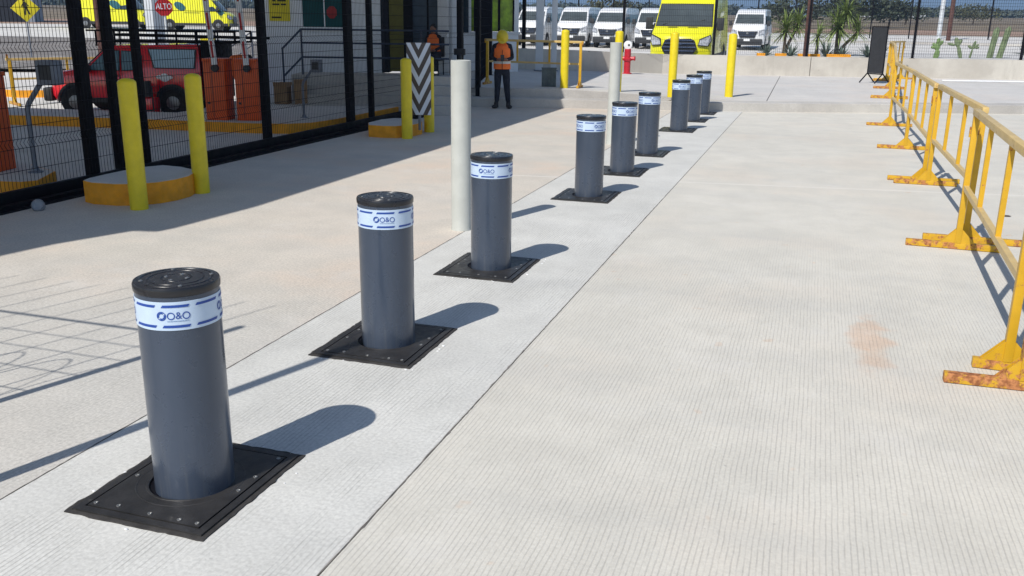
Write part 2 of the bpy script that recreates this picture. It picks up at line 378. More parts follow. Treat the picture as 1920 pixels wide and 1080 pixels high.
# sidewalk platform with steps
front = [(-9.9, 19.6), (-7.5, 20.3), (-5.5, 20.8), (-1.5, 21.8), (1.36, 22.9), (4.7, 24.2), (14, 27.8), (40, 38)]
def offp(pts, d): return [(x-.318*d, y+.948*d) for x, y in pts]
back = [(-10.2, 29.1), (-9.2, 29.45), (-7.4, 30.95), (-5.2, 33.1), (-2.3, 33.75), (1.92, 34.8), (6.8, 36.0), (40, 44)]
b = MB(); low = offp(front, .42)
n = len(front)
vs = [(x, y, -.1) for x, y in front]+[(x, y, .19) for x, y in front]+[(x, y, .20) for x, y in offp(front, .03)]+[(x, y, .205) for x, y in low]
b.add(vs, [(r*n+i, r*n+i+1, (r+1)*n+i+1, (r+1)*n+i) for r in range(3) for i in range(n-1)]); struct(b.build('kerb_step', 'curb', smooth=0))
b = MB(); fa = [(-10.6, 20.0)]+low[1:]; m2 = []
rows = 10; vs = []
bb = [(-10.6, 31)]+back[1:]
# second step face
f2 = low
top0 = offp(front, .42)
vs = [(x, y, .1) for x, y in top0]+[(x, y, plat(x, y)-.012) for x, y in top0]+[(x, y, plat(x, y)) for x, y in offp(front, .45)]
b.add(vs, [(r*n+i, r*n+i+1, (r+1)*n+i+1, (r+1)*n+i) for r in range(2) for i in range(n-1)]); struct(b.build('platform_step', 'curb', smooth=0))
b = MB(); st = offp(front, .45); vs = []
for j in range(rows+1):
    for i in range(n):
        a = Vector(st[i]); c = Vector(offp([back[i]], .5)[0]); q = a.lerp(c, j/rows); vs.append((q.x, q.y, plat(q.x, q.y)))
b.add(vs, [(j*n+i, j*n+i+1, (j+1)*n+i+1, (j+1)*n+i) for j in range(rows) for i in range(n-1)]); struct(b.build('sidewalk', 'walk', smooth=0))
# expansion joint on the sidewalk as thin dark groove
b = MB(); p0 = Vector((-1.05, 22.45)); p1 = Vector((-1.2, 33.6)); d = (p1-p0).normalized(); r = Vector((d.y, -d.x))*.009
b.add([(p.x+k*r.x, p.y+k*r.y, plat(p.x, p.y)+.004) for p in (p0, p1) for k in (-1, 1)], [(0, 1, 3, 2)]); struct(b.build('pavement_joint', 'under', smooth=0))

# low concrete wall behind
wl = [Vector(p) for p in ((-10.2, 29.0), (-9.2, 29.45), (-7.4, 30.95), (-5.2, 33.1), (-2.3, 33.75), (-.25, 34.25))]
def wallrun(pts, z1):
    b = MB(); n = len(pts); off = []
    for i, p in enumerate(pts):
        d = (pts[min(i+1, n-1)]-pts[max(i-1, 0)]).normalized(); off.append(p+Vector((-d.y, d.x))*.25)
    vs = [(p.x, p.y, z) for p, o in zip(pts, off) for z in (-.05,)]+[(p.x, p.y, plat(p.x, p.y)+z1) for p in pts]+[(o.x, o.y, plat(p.x, p.y)+z1) for p, o in zip(pts, off)]+[(o.x, o.y, -.05) for o in off]
    fs = [(r*n+i, r*n+i+1, (r+1)*n+i+1, (r+1)*n+i) for r in range(3) for i in range(n-1)]+[(0, n, 2*n, 3*n), (n-1, 2*n-1, 3*n-1, 4*n-1)]
    b.add(vs, fs); return b.build('concrete_wall', 'wall', smooth=0)
tag(wallrun(wl, .66), 'low pale concrete wall in front of the parked vans, left of its joint', 'wall', 'low concrete wall sections')
tag(wallrun([Vector(p) for p in ((-.225, 34.256), (1.92, 34.8), (6.8, 36.0), (22, 39.8))], .655), 'low pale concrete wall below the cacti, behind the yellow barriers', 'wall', 'low concrete wall sections')
# raised bed behind the wall
b = MB(); bp = [(-2.2, 34.1), (1.9, 35.15), (6.8, 36.35), (22, 40.1), (22, 50), (8, 47), (2, 45.5), (-1.8, 44)]
b.prism(bp, 0, .78); struct(b.build('planting_bed', 'gravel_pale', smooth=0))

# ------------------------------------------------------------------ mesh fence maker
def wire_mesh(b, p0, p1, z0, z1, dv, zs, folds=(), r=.0024, off=Vector((0, 0, 0)), zb=None):
    p0 = Vector((*p0, 0)); p1 = Vector((*p1, 0)); L = (p1-p0).length; d = (p1-p0).normalized(); nn = Vector((-d.y, d.x, 0))
    k = int(L/dv)
    for i in range(k+1):
        q = p0+d*(i*L/k); pts = [(z0, 0)]
        for fz in folds: pts += [(fz-.05, 0), (fz, .035), (fz+.05, 0)]
        pts.append((z1, 0)); pts = [(z, o) for z, o in pts if z0 <= z <= z1]
        P = [q+nn*o+Vector((0, 0, z)) for z, o in pts]
        b.tube(P, r, 3, False)
    for z in zs: b.tube([p0+Vector((0, 0, z)), p1+Vector((0, 0, z))], r*1.15, 3, False)

# sliding gate and fence on the left
gt = thing('mesh_gate', 'long black welded mesh gate in front of the red pickup and orange cabinets', 'gate', (-7.9, 10, 0))
b = MB(); zs = [.2+.2*i for i in range(2, 13) if abs(.2+.2*i-.6) > .05 and abs(.2+.2*i-1.6) > .05]+[.57, .67, 1.55, 1.65, .34, 2.55]
wire_mesh(b, (0, -10.5), (0, 10.2), .16, 2.75, .05, zs, (.62, 1.60), r=.0032); b.build('mesh_panel', 'wire', gt, smooth=0)
b = MB(); b.box(-.035, .035, -10.5, 10.2, .03, .15); b.build('bottom_rail', 'black', gt, bevel=.006)
b = MB(); b.box(-.035, .035, -10.5, 10.2, 2.72, 2.8); b.build('top_rail', 'black', gt, bevel=.006)
for y, wd, dx in ((8.69, .15, -.13), (9.15, .11, -.12), (9.62, .085, -.12), (12.35, .14, -.09), (15.1, .20, -.1), (15.95, .10, -.1)):
    b = MB(); b.box(dx-.045, dx+.045, y-10-wd/2, y-10+wd/2, 0, 2.8); b.build('post', 'black', gt, bevel=.008)
b = MB(); b.box(-8.0, -7.60, -2, 20.2, -.02, .012); b.box(-7.78, -7.70, -2, 20.2, .012, .05); tag(b.build('gate_track', 'black'), 'black steel track with painted shadow gap on the concrete under the mesh gate', 'track')  # wide black strip covers the track and paints the shadow gap beside it
for i, (x, y, wd, dz, lb) in enumerate(((-7.66, 19.75, .12, 0, 'black square gate post standing nearest behind the plain grey pipe post'), (-7.60, 20.75, .11, .2, 'black square fence post just left of the standing worker'), (-9.0, 25.6, .09, .41, 'black square fence post beside the green window'))):
    b = MB(); b.box(x-wd/2, x+wd/2, y-wd/2, y+wd/2, dz, 3.0); b.box(x-wd*.8, x+wd*.8, y-wd*.8, y+wd*.8, dz, dz+.015); tag(b.build('gate_post', 'black', bevel=.006), lb, 'post', 'black posts at the gate end')
b = MB(); b.box(-7.78, -7.52, 19.66, 19.72, 1.18, 1.32); b.box(-7.66, -7.60, 19.62, 19.70, .9, 1.2); tag(b.build('gate_lock', 'plastic', bevel=.01), 'black lock box on the gate post above the near grey pipe post', 'lock')
fe = thing('mesh_fence', 'short black mesh panel between the gate end and the booth', 'fence', (0, 0, 0))
b = MB(); wire_mesh(b, (-7.66, 19.8), (-7.6, 20.7), .3, 2.75, .05, [.4+.2*i for i in range(11)], (1.6,), r=.0034); wire_mesh(b, (-7.6, 20.8), (-8.95, 25.5), .5, 2.75, .055, [.6+.2*i for i in range(11)], (1.6,), r=.0038); b.build('mesh_panel', 'wire', fe, smooth=0)

# fence on the low wall
fw = thing('mesh_fence', 'black welded mesh fence standing on the low concrete wall', 'fence', (0, 0, 0))
def wallpt(x): # centre line of the wall top
    P = [(-10.3, 29.12), (-9.3, 29.57), (-7.5, 31.07), (-5.3, 33.22), (-2.35, 33.87), (-.25, 34.37), (1.9, 34.92), (6.8, 36.12), (22, 39.92)]
    for a, c in zip(P, P[1:]):
        if x <= c[0]: t = (x-a[0])/(c[0]-a[0]); return (x, a[1]+(c[1]-a[1])*t)
fx = [-9.25, -6.45, -3.53, -.41, 3.08, 6.6, 10.1, 13.6, 17.1]
for x in fx:
    p = wallpt(x); b = MB(); wd = .11 if x < -8 else .085; z = plat(*p)+.65; b.box(p[0]-wd/2, p[0]+wd/2, p[1]-.04, p[1]+.04, z, z+2.5); b.box(p[0]-.09, p[0]+.09, p[1]-.075, p[1]+.075, z, z+.012); b.build('post', 'black', fw)
b = MB()
for xa, xb in zip([-10.2]+fx, fx+[20.]):
    p, q = wallpt(xa), wallpt(xb)
    if xa == xb: continue
    z = max(plat(*p), plat(*q))+.70
    p = (p[0], p[1]+.07); q = (q[0], q[1]+.07)
    wire_mesh(b, p, q, z, z+2.3, .066 if xa < 0 else .075, [z+k*.2 for k in range(12)] if xa < -1 else [z+k*.1 for k in range(20)], (z+.75,) , r=.0034)
b.build('mesh_panel', 'wire', fw, smooth=0)

# ------------------------------------------------------------------ rising bollards
RB = .165
def wrap(vs, r, a0, z0): return [(r*cos(a0+x/r), r*sin(a0+x/r), z0+y) for x, y, *_ in vs]
def annulus(b, cx, cy, r0, r1, a0, a1, r, base, z0, n=24):
    vs = []
    for i in range(n+1):
        a = a0+(a1-a0)*i/n
        for q in (r0, r1): vs.append((cx+q*cos(a), cy+q*sin(a)))
    b.add(wrap(vs, r, base, z0), [(2*i, 2*i+1, 2*i+3, 2*i+2) for i in range(n)])
def make_bollard():
    t = thing('rising_bollard', '', 'bollard')
    b = MB(); b.lathe([(RB-.002, 0), (RB-.002, .885)], 64, capt=False); b.build('body', 'bollard', t, smooth=40)
    b = MB(); b.lathe([(RB-.006, .868), (RB-.003, .884), (RB+.003, .889), (RB+.004, .912), (RB, .921), (RB-.02, .9225), (RB-.022, .919), (RB-.028, .919), (RB-.030, .9225), (RB-.052, .9225), (RB-.054, .919), (RB-.060, .919), (RB-.062, .9225), (.062, .9225), (.060, .919), (.055, .919), (.053, .9225), (.01, .9225)], 64); cp = b.build('cap', 'cap', t, smooth=40)
    sb = MB(); sb.lathe([(.008, 0), (.008, .004), (.005, .0052), (.0042, .002)], 10); s0 = None
    for k in range(4):
        a = pi/4+k*pi/2+.4
        for rr, zz in ((.045, .9215), (.135, .9215)):
            if s0 is None: s0 = sb.build('screw', 'steel', cp); s0.location = (rr*cos(a), rr*sin(a), zz)
            else:
                c = s0.copy(); col.objects.link(c); c.parent = cp; c.location = (rr*cos(a+(.6 if rr > .1 else 0)), rr*sin(a+(.6 if rr > .1 else 0)), zz)
    b = MB(); b.lathe([(RB-.001, .752), (RB+.0005, .7525), (RB+.0005, .8675), (RB-.001, .868)], 64, capb=False, capt=False); bd = b.build('reflective_band', 'band', t, smooth=40)
    r = RB+.0018
    for zc in (.851, .769):
        b = MB(); n = 8; vs = []; half = .0515
        for i in range(n+1):
            for j, zz in enumerate((-.0052, .0052)):
                vs.append((-half+2*half*i/n+(.007 if j else 0)-.0035, zz))
        b.add(wrap(vs, r, .05, zc), [(2*i, 2*i+2, 2*i+3, 2*i+1) for i in range(n)]); d0 = b.build('stripe', 'blue', bd, smooth=0)
        for k in range(1, 8): c = d0.copy(); col.objects.link(c); c.parent = bd; c.rotation_euler = (0, 0, k*pi/4)
    ga, gf = glyph('&', .041)
    for k in range(4):
        a0 = k*pi/2; L = MB(); z0 = .812
        # emblem: two interlocked crescents and thin arcs
        annulus(L, -.047, 0, .0092, .0135, 1.0, 3.6, r, a0, z0); annulus(L, -.047, 0, .0092, .0135, 1.0+pi, 3.6+pi, r, a0, z0)
        annulus(L, -.047, 0, .0146, .0185, .75, 3.75, r, a0, z0); annulus(L, -.047, 0, .0146, .0185, .75+pi, 3.75+pi, r, a0, z0)
        annulus(L, -.0105, 0, .0112, .0152, 0, 2*pi, r, a0, z0, 32); annulus(L, .047, 0, .0112, .0152, 0, 2*pi, r, a0, z0, 32)
        L.add(wrap([(x*.95+.0185, y) for x, y, *_ in ga], r, a0, z0), gf)
        L.build('logo', 'blue', bd, smooth=0)
        L = MB(); x = -.026
        for wdt in (.012, .009, .014, .004, .011, .008, .010, .007):
            vs = [(x, -.0015), (x+wdt, -.0015), (x+wdt, .0015), (x, .0015)]; L.add(wrap(vs, r, a0, z0-.0215), [(0, 1, 2, 3)]); x += wdt+.0012
        L.build('logo_underline', 'blue_thin', bd, smooth=0)
    return t
def make_plate(seed):
    rnd = random.Random(seed)
    t = thing('floor_plate', '', 'floor plate')
    X, Y = .33, .38
    out = []
    per = [(-X, -Y), (X, -Y), (X, Y), (-X, Y)]
    for i in range(4):
        a = Vector(per[i]); c = Vector(per[(i+1) % 4]); nrm = Vector(((c-a).y, -(c-a).x)).normalized(); n = 26
        for k in range(n):
            q = a.lerp(c, k/n)+nrm*(rnd.uniform(-.003, .003)+.002*sin(k*.7+seed)+(rnd.random() < .06)*.006); out.append((q.x, q.y))
    b = MB(); b.prism(out, -.01, .005); b.build('mortar_bed', 'mortar', t, smooth=0)
    b = MB(); fx, fy, wd = X-.022, Y-.022, .034
    for x0, x1, y0, y1 in ((-fx, fx, -fy, -fy+wd), (-fx, fx, fy-wd, fy), (-fx, -fx+wd, -fy+wd, fy-wd), (fx-wd, fx, -fy+wd, fy-wd)): b.box(x0, x1, y0, y1, 0, .013)
    b.build('frame', 'plate', t, smooth=0)
    ix, iy = fx-wd-.008, fy-wd-.008; b = MB()
    # plate top ring: square outline to round hole
    n = 48; vo = []; vi = []; v2 = []
    for k in range(n):
        a = 2*pi*k/n; cx, sy = cos(a), sin(a); s = min(ix/max(abs(cx), 1e-6), iy/max(abs(sy), 1e-6)); vo.append((cx*s, sy*s))
        vi.append((cx*.173, sy*.173))
    # exact corners
    for sx in (-1, 1):
        for sy_ in (-1, 1):
            k = min(range(n), key=lambda q: (vo[q][0]-sx*ix)**2+(vo[q][1]-sy_*iy)**2); vo[k] = (sx*ix, sy_*iy)
    vs = [(x, y, 0) for x, y in vo]+[(x, y, .014) for x, y in vo]
    for rr, zz in ((.228, .014), (.226, .0152), (.222, .0152), (.220, .014), (.186, .0142), (.184, .0158), (.176, .0158), (.173, .014), (.173, -.02)): vs += [(cos(2*pi*k/n)*rr, sin(2*pi*k/n)*rr, zz) for k in range(n)]
    fs = [(r*n+k, r*n+(k+1) % n, (r+1)*n+(k+1) % n, (r+1)*n+k) for r in range(10) for k in range(n)]
    b.add(vs, fs); pl = b.build('cover', 'plate', t, smooth=25)
    b = MB(); b.box(-ix-.004, ix+.004, -iy-.004, iy+.004, .0, .0065); b.build('gap_seal', 'black', t, smooth=0)
    s0 = None; sb = MB(); sb.lathe([(.0095, 0), (.0095, .003), (.006, .0035), (.0055, .001)], 12)
    e = .022
    pts = [(-ix+e, -iy+e), (0.02, -iy+e), (ix-e, -iy+e), (ix-e, -iy+.30), (ix-e, .11), (ix-e, iy-e), (-.02, iy-e), (-ix+e, iy-e), (-ix+e, .11), (-ix+e, -iy+.27), (-.14, -iy+e+.01), (.16, -iy+e)]
    for p in pts:
        if s0 is None: s0 = sb.build('screw', 'steel', pl); c = s0
        else: c = s0.copy(); col.objects.link(c); c.parent = pl
        c.location = (p[0], p[1], .0142)
    return t
BY = [2.944, 4.862, 6.780, 10.178, 12.096, 14.014, 17.412, 19.330, 21.0]
ang = [-8, -3, -14, 36, 30, 33, 8, -20, 18]   # turn of the printed band relative to the camera
proto = make_bollard(); plates = [make_plate(3), make_plate(11), make_plate(23)]
names = ['nearest of the nine grey bollards, at the lower left', 'second grey bollard from the camera', 'third grey bollard, beside the near grey pipe post', 'fourth grey bollard, first beyond the gap', 'fifth grey bollard, just right of the fourth', 'sixth grey bollard, last of the middle three', 'seventh grey bollard, first of the far three', 'eighth grey bollard, between the two behind the yellow posts', 'farthest and smallest of the nine grey bollards']
pn = ['nearest, around the large bollard', 'second from the camera', 'third from the camera, near the grey pipe post', 'fourth, first beyond the gap', 'fifth, around the middle bollard of its trio', 'sixth, last of the middle trio', 'seventh, first of the far trio', 'eighth, second of the far trio', 'farthest, close to the kerb']
bx = -2.3668
for i, y in enumerate(BY):
    toc = atan2(-y, -bx)     # direction towards the camera
    rz = toc+radians(ang[i])
    lb = names[i]+', with blue and white reflective band'
    if i == 0: t = proto; t.location = (bx, y, 0); t.rotation_euler = (0, 0, rz); t['label'] = lb; t['group'] = 'grey rising bollards in a row'
    else: t = dup(proto, (bx, y, 0), rz, lb, 'grey rising bollards in a row')
    lp = 'black screwed floor plate, '+pn[i]; lc = (bx-.022, y+.005, 0)
    if i < 3: q = plates[i]; q.location = lc; q['label'] = lp; q['group'] = 'black floor plates of the bollards'
    else: dup(plates[i % 3], lc, 0, lp, 'black floor plates of the bollards')

# ------------------------------------------------------------------ posts
def domed(x, y, z, r, h, lb):
    b = MB(); pr = [(r, 0), (r, h-.045)]+[(r*cos(a), h-.045+.045*sin(a)) for a in (.3, .6, .9, 1.15, 1.35, 1.5)]
    b.lathe(pr, 32); o = b.build('yellow_post', 'dust_yellow', smooth=50); o.location = (x, y, z); return tag(o, lb, 'post', 'yellow steel posts')
domed(-6.57, 7.70, 0, .091, 1.33, 'bright yellow round post standing before the near orange mound at the gate')
domed(-6.55, 8.72, 0, .091, 1.33, 'bright yellow round post just beyond the near orange mound at the gate')
domed(-6.47, 14.20, 0, .092, 1.32, 'yellow round post on the left of the chevron board')
domed(-6.50, 15.22, 0, .092, 1.32, 'yellow round post mostly hidden behind the chevron board')
domed(-5.72, 21.60, .40, .095, 1.35, 'yellow round post at the shadow edge beside the yellow barrier on the platform')
domed(-4.49, 21.90, .345, .095, 1.40, 'yellow round post whose top shows above the far grey pipe post')
domed(-3.15, 21.60, .285, .095, 1.45, 'yellow round post standing behind the far trio of bollards')
domed(-2.00, 23.30, .21, .10, 1.50, 'yellow round post on the right, casting a short shadow on open pavement')
def pipe(x, y, h, lb):
    b = MB(); r = .093; b.lathe([(r*1.06, 0), (r*1.04, .012), (r, .02), (r, h-.004), (r-.006, h), (r-.012, h), (r-.014, h-.05)], 32)
    b.use; o = b.build('grey_post', 'pvc', smooth=40); o.location = (x, y, 0); tag(o, lb, 'post', 'plain grey pipe posts')
pipe(-3.105, 8.02, 1.58, 'plain grey scuffed pipe post, the nearer, just left of the third bollard')
pipe(-3.105, 14.91, 1.62, 'plain grey pipe post, the farther, behind the middle bollards')
# mounds
def mound(poly, h, lb):
    t = thing('kerb_mound', lb, 'kerb', group='orange edged concrete mounds')
    cx = sum(p[0] for p in poly)/len(poly); cy = sum(p[1] for p in poly)/len(poly)
    # smooth the outline
    for _ in range(1): poly = [q for i in range(len(poly)) for q in (((poly[i][0]*3+poly[(i+1) % len(poly)][0])/4, (poly[i][1]*3+poly[(i+1) % len(poly)][1])/4), ((poly[i][0]+poly[(i+1) % len(poly)][0]*3)/4, (poly[i][1]+poly[(i+1) % len(poly)][1]*3)/4))]
    b = MB(); b.prism(poly, 0, h); b.build('painted_edge', 'curb_yellow', t, smooth=30)
    b = MB(); b.prism([(cx+(x-cx)*.985, cy+(y-cy)*.985) for x, y in poly], h-.01, h+.006); b.build('top', 'lane', t, smooth=30)
mound([(-7.32, 7.72), (-6.75, 7.75), (-6.50, 8.1), (-6.52, 8.6), (-6.85, 8.95), (-7.4, 9.0), (-7.42, 8.0)], .23, 'low orange painted concrete mound behind the nearest yellow post')
mound([(-7.3, 14.15), (-6.72, 14.1), (-6.50, 14.4), (-6.48, 15.0), (-6.9, 15.4), (-7.35, 15.3)], .20, 'low orange painted concrete mound under the chevron board')
# chevron board
t = thing('chevron_board', 'tall board of white chevrons on dark ground between two yellow posts', 'sign', (-6.42, 14.62, 0), radians(18))
b = MB(); b.tube([(0, 0, .1), (0, 0, 1.5)], .026, 10); b.build('pole', 'grey_steel', t)
b = MB(); b.box(-.205, .205, -.045, -.035, .36, 1.56); bo = b.build('board', 'sign_brown', t, bevel=.002)
W_, z0_, z1_ = .202, .363, 1.557
def clip(poly, keep):
    out = []
    for i in range(len(poly)):
        a, c = poly[i], poly[(i+1) % len(poly)]; ka, kc = keep(a), keep(c)
        if ka >= 0: out.append(a)
        if (ka >= 0) != (kc >= 0): t_ = ka/(ka-kc); out.append((a[0]+(c[0]-a[0])*t_, a[1]+(c[1]-a[1])*t_))
    return out
z = z0_-.42
while z < z1_+.1:
    b = MB()
    for sx in (-1, 1):
        poly = [(0, z), (sx*W_, z+.40), (sx*W_, z+.40+.15), (0, z+.15)]
        poly = clip(poly, lambda p: p[1]-z0_); poly = clip(poly, lambda p: z1_-p[1]) if len(poly) > 2 else poly
        if len(poly) > 2: b.add([(x, -.0475, zz) for x, zz in poly], [tuple(range(len(poly)))])
    if b.v: b.build('chevron', 'sign_white', bo, smooth=0)
    z += .30

# ------------------------------------------------------------------ yellow crowd barriers
def barrier(p0, p1, z0, z1, lb, f0=.43, f1=.43, inter=2, grp='yellow steel crowd barriers', foot0='barrier_foot', foot1='barrier_foot', h=1.22, end_feet=(1, 1), rotf=None):
    a = Vector(p0); c = Vector(p1); L = (c-a).length; rz = atan2((c-a).y, (c-a).x)
    t = thing('crowd_barrier', lb, 'barrier', (a.x, a.y, z0), rz, grp); sl = (z1-z0)
    def Z(x): return sl*x/L
    b = MB(); b.bar((-.03, 0, h+Z(0)), (L+.03, 0, h+Z(L)), .055, .055); b.build('top_rail', 'rail_glare', t, bevel=.006)
    b = MB(); b.bar((.02, 0, .56+Z(0)), (L-.02, 0, .56+Z(L)), .04, .045); b.build('middle_rail', 'rail_glare', t)
    for i in range(inter):
        x = L*(i+1)/(inter+1); b = MB(); b.bar((x, 0, .58+Z(x)), (x, 0, h-.025+Z(x)), .045, .035); b.build('upright', 'barrier', t)
    for x, fl, fm, on in ((.04, f0, foot0, end_feet[0]), (L-.04, f1, foot1, end_feet[1])):
        b = MB(); b.bar((x, 0, .06+Z(x)), (x, 0, h-.02+Z(x)), .062, .05); b.build('end_post', 'barrier' if fm != 'barrier_rust' else 'barrier_foot', t, bevel=.004)
        if on:
            b = MB(); fl = fl if isinstance(fl, tuple) else (fl, fl); b.box(x-.028, x+.028, -fl[0], fl[1], .004+Z(x), .060+Z(x)); g = b.build('foot', fm, t, bevel=.005)
            b = MB()
            b.slabp([(x-.024, -.14, .06+Z(x)), (x-.024, .14, .06+Z(x)), (x-.024, .03, .18+Z(x)), (x-.024, -.03, .18+Z(x))], (1, 0, 0), .008); b.slabp([(x+.016, -.14, .06+Z(x)), (x+.016, .14, .06+Z(x)), (x+.016, .03, .18+Z(x)), (x+.016, -.03, .18+Z(x))], (1, 0, 0), .008)
            b.build('gusset', 'barrier_foot' if fm == 'barrier_rust' else 'barrier', g, smooth=0)
    # hinge loops
    for x, s in ((.0, -1), (L, 1)):
        b = MB(); b.box(x-.02, x+.02, -.035, -.025, 1.0+Z(x), 1.09+Z(x)); b.build('hinge_plate', 'barrier_rust', t, smooth=0)
    return t
barrier((1.36, 8.93), (1.22, 5.62), 0, 0, 'nearest yellow crowd barrier at the right edge, with one very rusty foot', foot1='barrier_foot', inter=2, f0=(.43, .40), f1=(.18, .6))
barrier((1.25, 5.40), (1.34, 2.0), 0, 0, 'yellow crowd barrier of which only a rusty foot and post show at the right edge', foot0='barrier_rust', f0=(.40, .45))
barrier((1.47, 12.60), (1.46, 9.16), 0, 0, 'second yellow crowd barrier from the camera, between two doubled pairs of feet', f0=(.40, .34), f1=(.36, .50))
barrier((1.49, 16.25), (1.44, 12.76), 0, 0, 'third yellow crowd barrier from the camera, on the road slab')
barrier((1.48, 20.0), (1.50, 16.36), 0, 0, 'fourth yellow crowd barrier from the camera, its far foot just before the kerb', end_feet=(1, 0))
barrier((1.75, 24.7), (1.49, 20.1), .21, .0, 'fifth yellow crowd barrier, climbing from the road onto the pavement', end_feet=(1, 0))
barrier((2.0, 28.6), (1.77, 24.85), .21, .21, 'sixth yellow crowd barrier, beside the black banner stand', foot0='barrier_rust')
barrier((2.15, 32.6), (2.02, 28.75), .21, .21, 'yellow crowd barrier nearest to the low wall, beyond the banner stand', foot1='barrier_rust')
barrier((2.2, 33.0), (2.7, 34.3), .21, .21, 'yellow crowd barrier set crosswise in front of the low wall', foot0='barrier_foot')
barrier((-7.85, 22.0), (-5.40, 22.02), .405, .39, 'yellow crowd barrier on the platform behind the standing worker', h=1.07, inter=2, f0=.3, f1=.25)

# ------------------------------------------------------------------ banner stand
t = thing('banner_stand', 'tall narrow black banner stand on crossed legs by the low wall', 'banner stand', (1.72, 31.2, .21), radians(-38))
b = MB(); b.box(-.26, .26, -.012, .012, .30, 1.66); b.build('panel', 'fabric_black', t)
b = MB()
for x in (-.27, .27): b.bar((x, 0, .26), (x, 0, 1.70), .03)
b.bar((-.285, 0, 1.69), (.285, 0, 1.69), .035); b.bar((-.285, 0, .28), (.285, 0, .28), .03); b.build('frame', 'black', t)
for x in (-.27, .27):
    for s in (-1, 1): b = MB(); b.bar((x, 0, .30), (x, s*.36, .02), .028); b.build('leg', 'black', t)

# ------------------------------------------------------------------ people
def skin(name, pts, edges, mat, parent, sub=2, root=0):
    me = bpy.data.meshes.new(name); me.from_pydata([p[:3] for p in pts], edges, []); o = bpy.data.objects.new(name, me); col.objects.link(o)
    md = o.modifiers.new('s', 'SKIN'); md.use_smooth_shade = True; o.modifiers.new('u', 'SUBSURF').levels = sub
    o.modifiers['u'].render_levels = sub
    for i, p in enumerate(pts):
        sv = me.skin_vertices[0].data[i]; r = p[3]; sv.radius = r if isinstance(r, tuple) else (r, r); sv.use_root = (i == root)
    dg = bpy.context.evaluated_depsgraph_get(); m2 = bpy.data.meshes.new_from_object(o.evaluated_get(dg)); m2.materials.clear(); m2.materials.append(M[mat]); bpy.data.objects.remove(o); bpy.data.meshes.remove(me)
    m2.shade_smooth(); q = bpy.data.objects.new(name, m2); col.objects.link(q); q.parent = parent; return q
def hand(b, c, d, up):   # palm, four fingers and thumb; d is the pointing direction
    d = Vector(d).normalized(); up = Vector(up).normalized(); s = d.cross(up).normalized(); c = Vector(c)
    b.tube([c-d*.01, c+d*.035, c+d*.085], [.022, .034, .030], 8)
    for k, (l, o) in enumerate(((.062, -.027), (.075, -.009), (.070, .009), (.055, .026))):
        p = c+d*.08+s*o; b.tube([p, p+d*l*.5-up*.008, p+d*l*.8-up*.03], [.0095, .0088, .007], 6)
    p = c+d*.02-s*.028; b.tube([p, p+d*.035-s*.022, p+d*.06-s*.018-up*.012], [.012, .010, .008], 6)
def head(t, c, tilt, yaw=0, helmet=True, hair=False):
    R = Matrix.Rotation(yaw, 3, 'Z') @ Matrix.Rotation(tilt, 3, 'X'); c = Vector(c)   # face looks to -Y, tilt>0 bows
    b = MB(); b.ell(c, .073, .092, .112, 16, 12, R)
    b.ell(c+R @ Vector((0, -.03, -.06)), .05, .06, .06, 12, 8, R)      # jaw
    b.ell(c+R @ Vector((0, -.098, -.012)), .013, .018, .024, 8, 6, R)     # nose
    for s in (-1, 1): b.ell(c+R @ Vector((s*.074, .005, -.01)), .010, .02, .032, 8, 6, R)
    b.tube([c+R @ Vector((0, .01, -.06)), c+Vector((0, .045, -.17))], [.055, .058], 10); h = b.build('head', 'skin', t, smooth=80)
    e = MB()
    for s in (-1, 1): e.ell(c+R @ Vector((s*.03, -.086, .012)), .012, .008, .006, 8, 5, R)
    e.ell(c+R @ Vector((0, -.088, -.055)), .022, .006, .005, 8, 5, R); e.build('eyes_and_mouth', 'hair', h, smooth=80)
    hb = MB(); hb.ell(c+R @ Vector((0, .018, .03)), .082, .092, .10, 14, 8, R); hb.build('hair', 'hair', t, smooth=80)
    if helmet:
        g = MB(); n = 20; vs = []; fs = []
        prof = [(.128, -.005), (.124, .0), (.118, .012), (.115, .05), (.098, .095), (.065, .125), (.03, .138), (.001, .14)]
        for r, z in prof:
            for k in range(n):
                a = 2*pi*k/n; ext = .045 if (r > .12 and sin(a) < -.2) else 0
                vs.append(c+R @ Vector((r*1.08*cos(a), r*1.2*sin(a)-ext*(-sin(a)), z*1.08+.035)))
        m_ = len(prof); fs = [(i*n+k, i*n+(k+1) % n, (i+1)*n+(k+1) % n, (i+1)*n+k) for i in range(m_-1) for k in range(n)]
        g.add(vs, fs); hm = g.build('hard_hat', 'helmet', t, smooth=60)
        g = MB(); g.tube([c+R @ Vector((0, -.10, .135)), c+R @ Vector((0, 0, .192)), c+R @ Vector((0, .10, .135))], .012, 8); g.build('ridge', 'helmet', hm)
def vest(t, rings, mat='vest', tapez=None, open_front=True):
    b = MB(); n = 24; vs = [(cx+rx*cos(2*pi*k/n), cy+ry*sin(2*pi*k/n), z) for (z, rx, ry, cx, cy) in rings for k in range(n)]
    fs = [(i*n+k, i*n+(k+1) % n, (i+1)*n+(k+1) % n, (i+1)*n+k) for i in range(len(rings)-1) for k in range(n)]; b.add(vs, fs); v = b.build('vest', mat, t, smooth=70)
    if tapez is not None:
        b = MB(); (z, rx, ry, cx, cy) = tapez; b.add([(cx+rx*cos(2*pi*k/n), cy+ry*sin(2*pi*k/n), zz) for zz in (z, z+.055) for k in range(n)], [(k, (k+1) % n, n+(k+1) % n, n+k) for k in range(n)]); b.build('reflective_tape', 'tape', v, smooth=70)
        b = MB(); b.tube([(cx-.0, cy-ry-.004, rings[0][0]), (cx-.0, cy-ry-.006, z+.3)], .006, 6); b.build('zip', 'navy', v)
    return v
